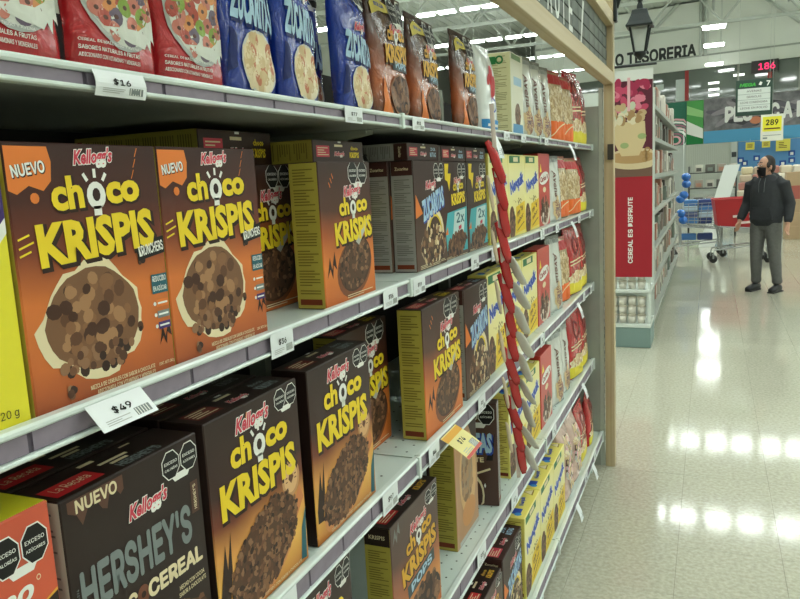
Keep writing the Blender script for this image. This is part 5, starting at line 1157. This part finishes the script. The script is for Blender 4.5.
for i, (z, x) in enumerate([(z, x) for z in (.32, .72, 1.12, 1.47) for x in (-.36, -.12, .12, .36)]):
    o = obj('grocery_pack', [packs[0], packs[2], packs[1]][i % 3], None, loc=(rk.location.x + x + .07, 18.64, z + .0005)); o.rotation_euler = (0, 0, -math.pi / 2); o.scale = (1, 1.1, .9); tag(o, 'pale pack standing on the dark wire rack', 'package', 'packs on the dark wire rack')
# island of cream packages behind the person
isl = thing('display_island', 'low white display island carrying cream packages behind the person', 'display table', (0, 0, 0)); ix0 = ony(736, 180, 19.4).x; ix1 = ony(800, 180, 19.4).x + 1.2
box('plinth', (ix0, 19.4, 0), (ix1, 20.6, .78), mat('island_white', (170, 172, 166), .6), isl); box('top', (ix0 - .03, 19.37, .781), (ix1 + .03, 20.63, .82), ENAM, isl)
CRM = [mat('cream_pack_%d' % i, c, .5) for i, c in enumerate(((206, 194, 170), (190, 172, 150), (214, 206, 190), (176, 120, 108), (198, 184, 150)))]
cms = []
for mm in CRM:
    bm = bmesh.new(); add_box(bm, (-.13, -.16, 0), (.13, .16, .18), .03); me = bmesh_to(bm); me.materials.append(mm); cms.append(me)
for lv in range(4):
    x = ix0 + .16 + lv * .03; i = 0
    while x < ix1 - .15:
        o = obj('cream_package', cms[(i * 2 + lv * 3) % 5], None, loc=(x, 19.6 + lv * .07, .8205 + lv * .1805)); tag(o, ('cream', 'taupe', 'off white', 'dull pink', 'straw')[(i * 2 + lv * 3) % 5] + ' package in the %s layer on the white display island' % ('bottom', 'second', 'third', 'top')[lv], 'package', 'cream packages on the display island'); x += .275; i += 1
# brown cartons at the right edge
bm = bmesh.new(); add_box(bm, (-.28, -.25, 0), (.28, .25, .28), .006); brm = bmesh_to(bm); brm.materials.append(mat('kraft', (166, 140, 108), .7, nv=.08, ns=6))
bm = bmesh.new(); add_box(bm, (-.28, -.25, 0), (.28, .25, .28), .006); brm2 = bmesh_to(bm); brm2.materials.append(mat('kraft_red', (160, 84, 74), .7))
px = ony(795, 215, 17.6).x
for lv in range(5):
    for i in range(3):
        o = obj('shipping_carton', brm2 if lv == 3 else brm, None, loc=(px + i * .57 + .1, 17.8, lv * .2805)); tag(o, 'brown shipping carton' + (' with reddish wrap in the pile beside the display island' if lv == 3 else ' in the pile beside the display island'), 'box', 'shipping cartons beside the island')

# ------------------------------------------------------------------ person
def loft(bm, rings, n=16):
    """rings: (centre, rx, ry, direction) stacked into one closed tube"""
    R_ = []
    for c, rx, ry, ax in rings:
        c = Vector(c); ax = Vector(ax).normalized(); s = Vector((1, 0, 0)); s = (s - ax * s.dot(ax)).normalized() if abs(ax.x) < .95 else Vector((0, 1, 0)); q = ax.cross(s)
        R_.append([bm.verts.new(c + s * rx * math.cos(2 * math.pi * k / n) + q * ry * math.sin(2 * math.pi * k / n)) for k in range(n)])
    for a, b in zip(R_, R_[1:]):
        for k in range(n): bm.faces.new((a[k], a[(k + 1) % n], b[(k + 1) % n], b[k]))
    bm.faces.new(R_[0][::-1]); bm.faces.new(R_[-1])
def fuse(bm, name, parent, m_, vox, smooth=3):
    me = bmesh_to(bm, name); o = obj(name, me, None, m_)
    md = o.modifiers.new('r', 'REMESH'); md.mode = 'VOXEL'; md.voxel_size = vox
    sm = o.modifiers.new('s', 'SMOOTH'); sm.iterations = smooth; sm.factor = .5
    dg = bpy.context.evaluated_depsgraph_get(); nm = bpy.data.meshes.new_from_object(o.evaluated_get(dg)); o.modifiers.clear(); o.data = nm; bpy.data.meshes.remove(me)
    if not nm.materials: nm.materials.append(m_)
    nm.polygons.foreach_set('use_smooth', [True] * len(nm.polygons)); o.parent = parent; return o
Z = (0, 0, 1)
pp = onz(764, 291)
pe = thing('person', 'person in black mask, dark hoodie, grey sweatpants and black shoes looking sideways', 'person', (pp.x, pp.y, 0), -.52)
SKIN = mat('skin', (186, 140, 116), .5); HOOD = mat('hoodie', (44, 46, 50), .85, nv=.1, ns=30); PANTS = mat('sweatpants', (96, 96, 94), .9, nv=.1, ns=30); SHOE = mat('shoe', (26, 26, 27), .5); HAIR = mat('hair', (38, 32, 29), .7); MASK = mat('mask', (24, 24, 26), .7)
# faces -Y in its own frame; head turned to its right (image left)
HT = -.5; hc = Vector((-.005, -.035, 1.575))
Rh = Matrix.Rotation(HT, 3, 'Z')
def hp(x, y, z): return hc + Rh @ Vector((x, y, z))
HIP = {-1: (-.09, 0, .90), 1: (.09, 0, .90)}; KN = {-1: (-.10, -.03, .48), 1: (.12, .0, .48)}; AN = {-1: (-.12, .03, .09), 1: (.15, .04, .09)}
SHo = {-1: (-.185, 0, 1.40), 1: (.185, 0, 1.40)}; EL = {-1: (-.27, .04, 1.12), 1: (.27, .05, 1.12)}; WR = {-1: (-.30, -.09, .90), 1: (.285, -.03, .87)}
bm = bmesh.new()
loft(bm, [((0, 0, .86), .13, .09, Z), ((0, 0, .95), .15, .10, Z), ((0, 0, 1.1), .135, .10, Z), ((0, 0, 1.3), .165, .11, Z), ((0, 0, 1.42), .14, .085, Z), ((0, -.005, 1.47), .06, .06, Z)])
loft(bm, [((0, 0, 1.42), .058, .06, Z), ((0, -.015, 1.50), .054, .058, Z), (hp(0, .01, -.03), .055, .06, Z)])
add_ellipsoid(bm, hp(0, .01, .035), (.076, .096, .105), 20, Rh); add_ellipsoid(bm, hp(0, -.025, -.05), (.058, .068, .072), 16, Rh)
loft(bm, [(hp(0, -.088, .02), .009, .008, Z), (hp(0, -.105, -.02), .017, .016, Z), (hp(0, -.09, -.032), .014, .010, Z)], 8)
for s in (-1, 1): add_ellipsoid(bm, hp(s * .078, .015, -.005), (.012, .020, .033), 10, Rh); add_ellipsoid(bm, hp(s * .032, -.082, .040), (.024, .012, .008), 8, Rh)
for s in (-1, 1):
    def tb(p, q, r0, r1): loft(bm, [(p, r0, r0, Vector(q) - Vector(p)), (Vector(p).lerp(Vector(q), .5), (r0 + r1) / 2 * 1.03, (r0 + r1) / 2 * 1.03, Vector(q) - Vector(p)), (q, r1, r1, Vector(q) - Vector(p))], 12)
    tb(SHo[s], EL[s], .05, .04); tb(EL[s], WR[s], .04, .027); tb(HIP[s], KN[s], .085, .058); tb(KN[s], AN[s], .056, .038)
    ad = (Vector(WR[s]) - Vector(EL[s])).normalized(); ad = (ad + Vector((0, 0, -.5))).normalized(); w_ = Vector(WR[s]); sd = Vector((0, 1, 0)).cross(ad).normalized(); fwd = ad.cross(sd).normalized()
    pal = w_ + ad * .085
    loft(bm, [(w_, .026, .022, ad), (w_ + ad * .04, .024, .038, ad), (pal, .02, .042, ad)], 10)
    for i, ln in enumerate((.062, .075, .072, .055)):          # four fingers of different length, slightly curled
        b0_ = pal + fwd * (-.033 + i * .022) - ad * .01; k1 = b0_ + ad * ln * .55; k2 = k1 + (ad * .7 - sd * s * .7).normalized() * ln * .5
        add_tube(bm, [b0_, k1, k2], [.0105, .0098, .008], 7)
    tb0 = w_ + ad * .035 - fwd * .03; add_tube(bm, [tb0, tb0 - fwd * .03 + ad * .03, tb0 - fwd * .035 + ad * .06], [.013, .011, .009], 7)
    loft(bm, [((AN[s][0], AN[s][1] + .03, .05), .034, .04, (0, -1, 0)), ((AN[s][0], AN[s][1] - .06, .045), .036, .035, (0, -1, 0)), ((AN[s][0] + s * .01, AN[s][1] - .17, .03), .034, .022, (0, -1, 0))], 10)
fuse(bm, 'body', pe, SKIN, .0085, 2)
bm = bmesh.new()   # hoodie
loft(bm, [((0, .0, .845), .175, .125, Z), ((0, .0, .90), .198, .145, Z), ((0, .0, 1.0), .205, .15, Z), ((0, .0, 1.15), .195, .145, Z), ((0, .005, 1.30), .208, .138, Z), ((0, .008, 1.40), .185, .115, Z), ((0, .01, 1.455), .11, .095, Z), ((0, .01, 1.485), .075, .085, Z)], 20)
for s in (-1, 1):
    e, w_, so = Vector(EL[s]), Vector(WR[s]), Vector(SHo[s]); w_ = e.lerp(w_, .93)
    loft(bm, [(so + Vector((-s * .05, 0, .0)), .08, .085, (s, 0, -.3)), (so + Vector((s * .012, 0, -.02)), .082, .082, e - so), (so.lerp(e, .5), .072, .074, e - so), (e, .066, .066, w_ - so), (e.lerp(w_, .5), .060, .060, w_ - e), (e.lerp(w_, .9), .052, .052, w_ - e), (w_, .036, .036, w_ - e)], 14)
add_ellipsoid(bm, (0, .095, 1.44), (.12, .065, .075), 14)      # hood lying on the back
ho = fuse(bm, 'hoodie', pe, HOOD, .012, 3)
bm = bmesh.new()
for s in (-1, 1): add_tube(bm, [(s * .03, -.098, 1.445), (s * .036, -.135, 1.38), (s * .034, -.142, 1.27)], .004, 6)
obj('drawstring', bmesh_to(bm), ho, mat('cord_grey', (90, 92, 94), .8))
bm = bmesh.new(); v = [bm.verts.new(p) for p in [(-.11, -.148, 1.08), (.11, -.148, 1.08), (.14, -.152, .93), (-.14, -.152, .93)]]; f = bm.faces.new(v); r_ = bmesh.ops.extrude_face_region(bm, geom=[f]); bmesh.ops.translate(bm, verts=[q for q in r_['geom'] if isinstance(q, bmesh.types.BMVert)], vec=(0, .04, 0)); obj('front_pocket', bmesh_to(bm), ho, HOOD)
bm = bmesh.new()   # sweatpants
loft(bm, [((0, 0, .80), .14, .105, Z), ((0, 0, .88), .165, .12, Z), ((0, 0, .93), .155, .115, Z)], 18)
for s in (-1, 1):
    h_, k_, a_ = Vector(HIP[s]), Vector(KN[s]), Vector(AN[s])
    loft(bm, [(h_ + Vector((0, 0, .02)), .095, .11, h_ - k_), (h_.lerp(k_, .3), .098, .108, h_ - k_), (h_.lerp(k_, .7), .082, .088, h_ - k_), (k_, .073, .078, h_ - a_), (k_.lerp(a_, .4), .069, .073, k_ - a_), (k_.lerp(a_, .75), .060, .064, k_ - a_), (k_.lerp(a_, .90), .064, .068, k_ - a_), (k_.lerp(a_, .98), .048, .052, k_ - a_)], 14)
fuse(bm, 'sweatpants', pe, PANTS, .012, 3)
for s in (-1, 1):
    bm = bmesh.new(); x, y, _ = AN[s]
    loft(bm, [((x, y + .065, .04), .03, .038, (0, -1, 0)), ((x, y + .04, .052), .044, .050, (0, -1, 0)), ((x, y - .03, .055), .048, .053, (0, -1, 0)), ((x + s * .006, y - .10, .045), .050, .043, (0, -1, 0)), ((x + s * .012, y - .17, .036), .048, .033, (0, -1, 0)), ((x + s * .015, y - .205, .03), .03, .022, (0, -1, 0))], 14)
    so_ = obj('shoe', bmesh_to(bm, 'shoe', True), pe, SHOE)
    bm = bmesh.new(); add_box(bm, (x - .046 + s * .006, y - .20, 0), (x + .046 + s * .006, y + .07, .018), .008); obj('sole', bmesh_to(bm), so_, mat('sole', (40, 40, 41), .7))
bm = bmesh.new()   # mask: shell over the lower face
nn, mm_ = 14, 8; vs = []
for j in range(mm_ + 1):
    row = []
    for i in range(nn + 1):
        an = (i / nn - .5) * 2.5; z_ = .012 - j / mm_ * .115; rr_ = 1 - .18 * (j / mm_) ** 2 + .10 * math.exp(-(an * 2.2) ** 2) * math.exp(-((z_ + .04) / .04) ** 2); row.append(bm.verts.new(hp(math.sin(an) * .078 * rr_, -.018 - math.cos(an) * .088 * rr_, z_ - .012 * abs(math.sin(an)))))
    vs.append(row)
for j in range(mm_):
    for i in range(nn): bm.faces.new((vs[j][i], vs[j][i + 1], vs[j + 1][i + 1], vs[j + 1][i]))
r_ = bmesh.ops.solidify(bm, geom=bm.faces[:], thickness=.004)
mk = obj('face_mask', bmesh_to(bm, 'mask', True), pe, MASK)
bm = bmesh.new()
for s in (-1, 1): add_tube(bm, [hp(s * .072, -.035, -.01), hp(s * .085, .01, .012), hp(s * .088, .03, -.01), hp(s * .075, -.03, -.06)], .0025, 5)
obj('ear_loop', bmesh_to(bm), mk, MASK)
bm = bmesh.new()   # short receding hair on back and sides
for (c, r_) in (((0, .032, .055), (.080, .088, .098)), ((0, .06, .0), (.074, .062, .085))): add_ellipsoid(bm, hp(*c), r_, 18, Rh)
for s in (-1, 1): add_ellipsoid(bm, hp(s * .068, .0, .03), (.016, .04, .045), 10, Rh)
fuse(bm, 'hair', pe, HAIR, .008, 2)
bm = bmesh.new()
for s in (-1, 1): loft(bm, [(hp(s * .014, -.092, .062), .003, .005, Rh @ Vector((s, .2, 0))), (hp(s * .034, -.09, .066), .003, .006, Rh @ Vector((s, .2, 0))), (hp(s * .052, -.076, .060), .002, .003, Rh @ Vector((s, .2, 0)))], 8)
obj('eyebrow', bmesh_to(bm), pe, HAIR)
for s in (-1, 1):
    bm = bmesh.new(); add_ellipsoid(bm, hp(s * .032, -.083, .028), (.012, .010, .007), 10, Rh); e_ = obj('eye', bmesh_to(bm, 'eye', True), pe, mat('eye_white', (214, 206, 200), .3))
    bm = bmesh.new(); add_ellipsoid(bm, hp(s * .032, -.0915, .028), (.0055, .003, .006), 8, Rh); obj('iris', bmesh_to(bm, 'iris', True), e_, mat('iris', (40, 26, 20), .2))
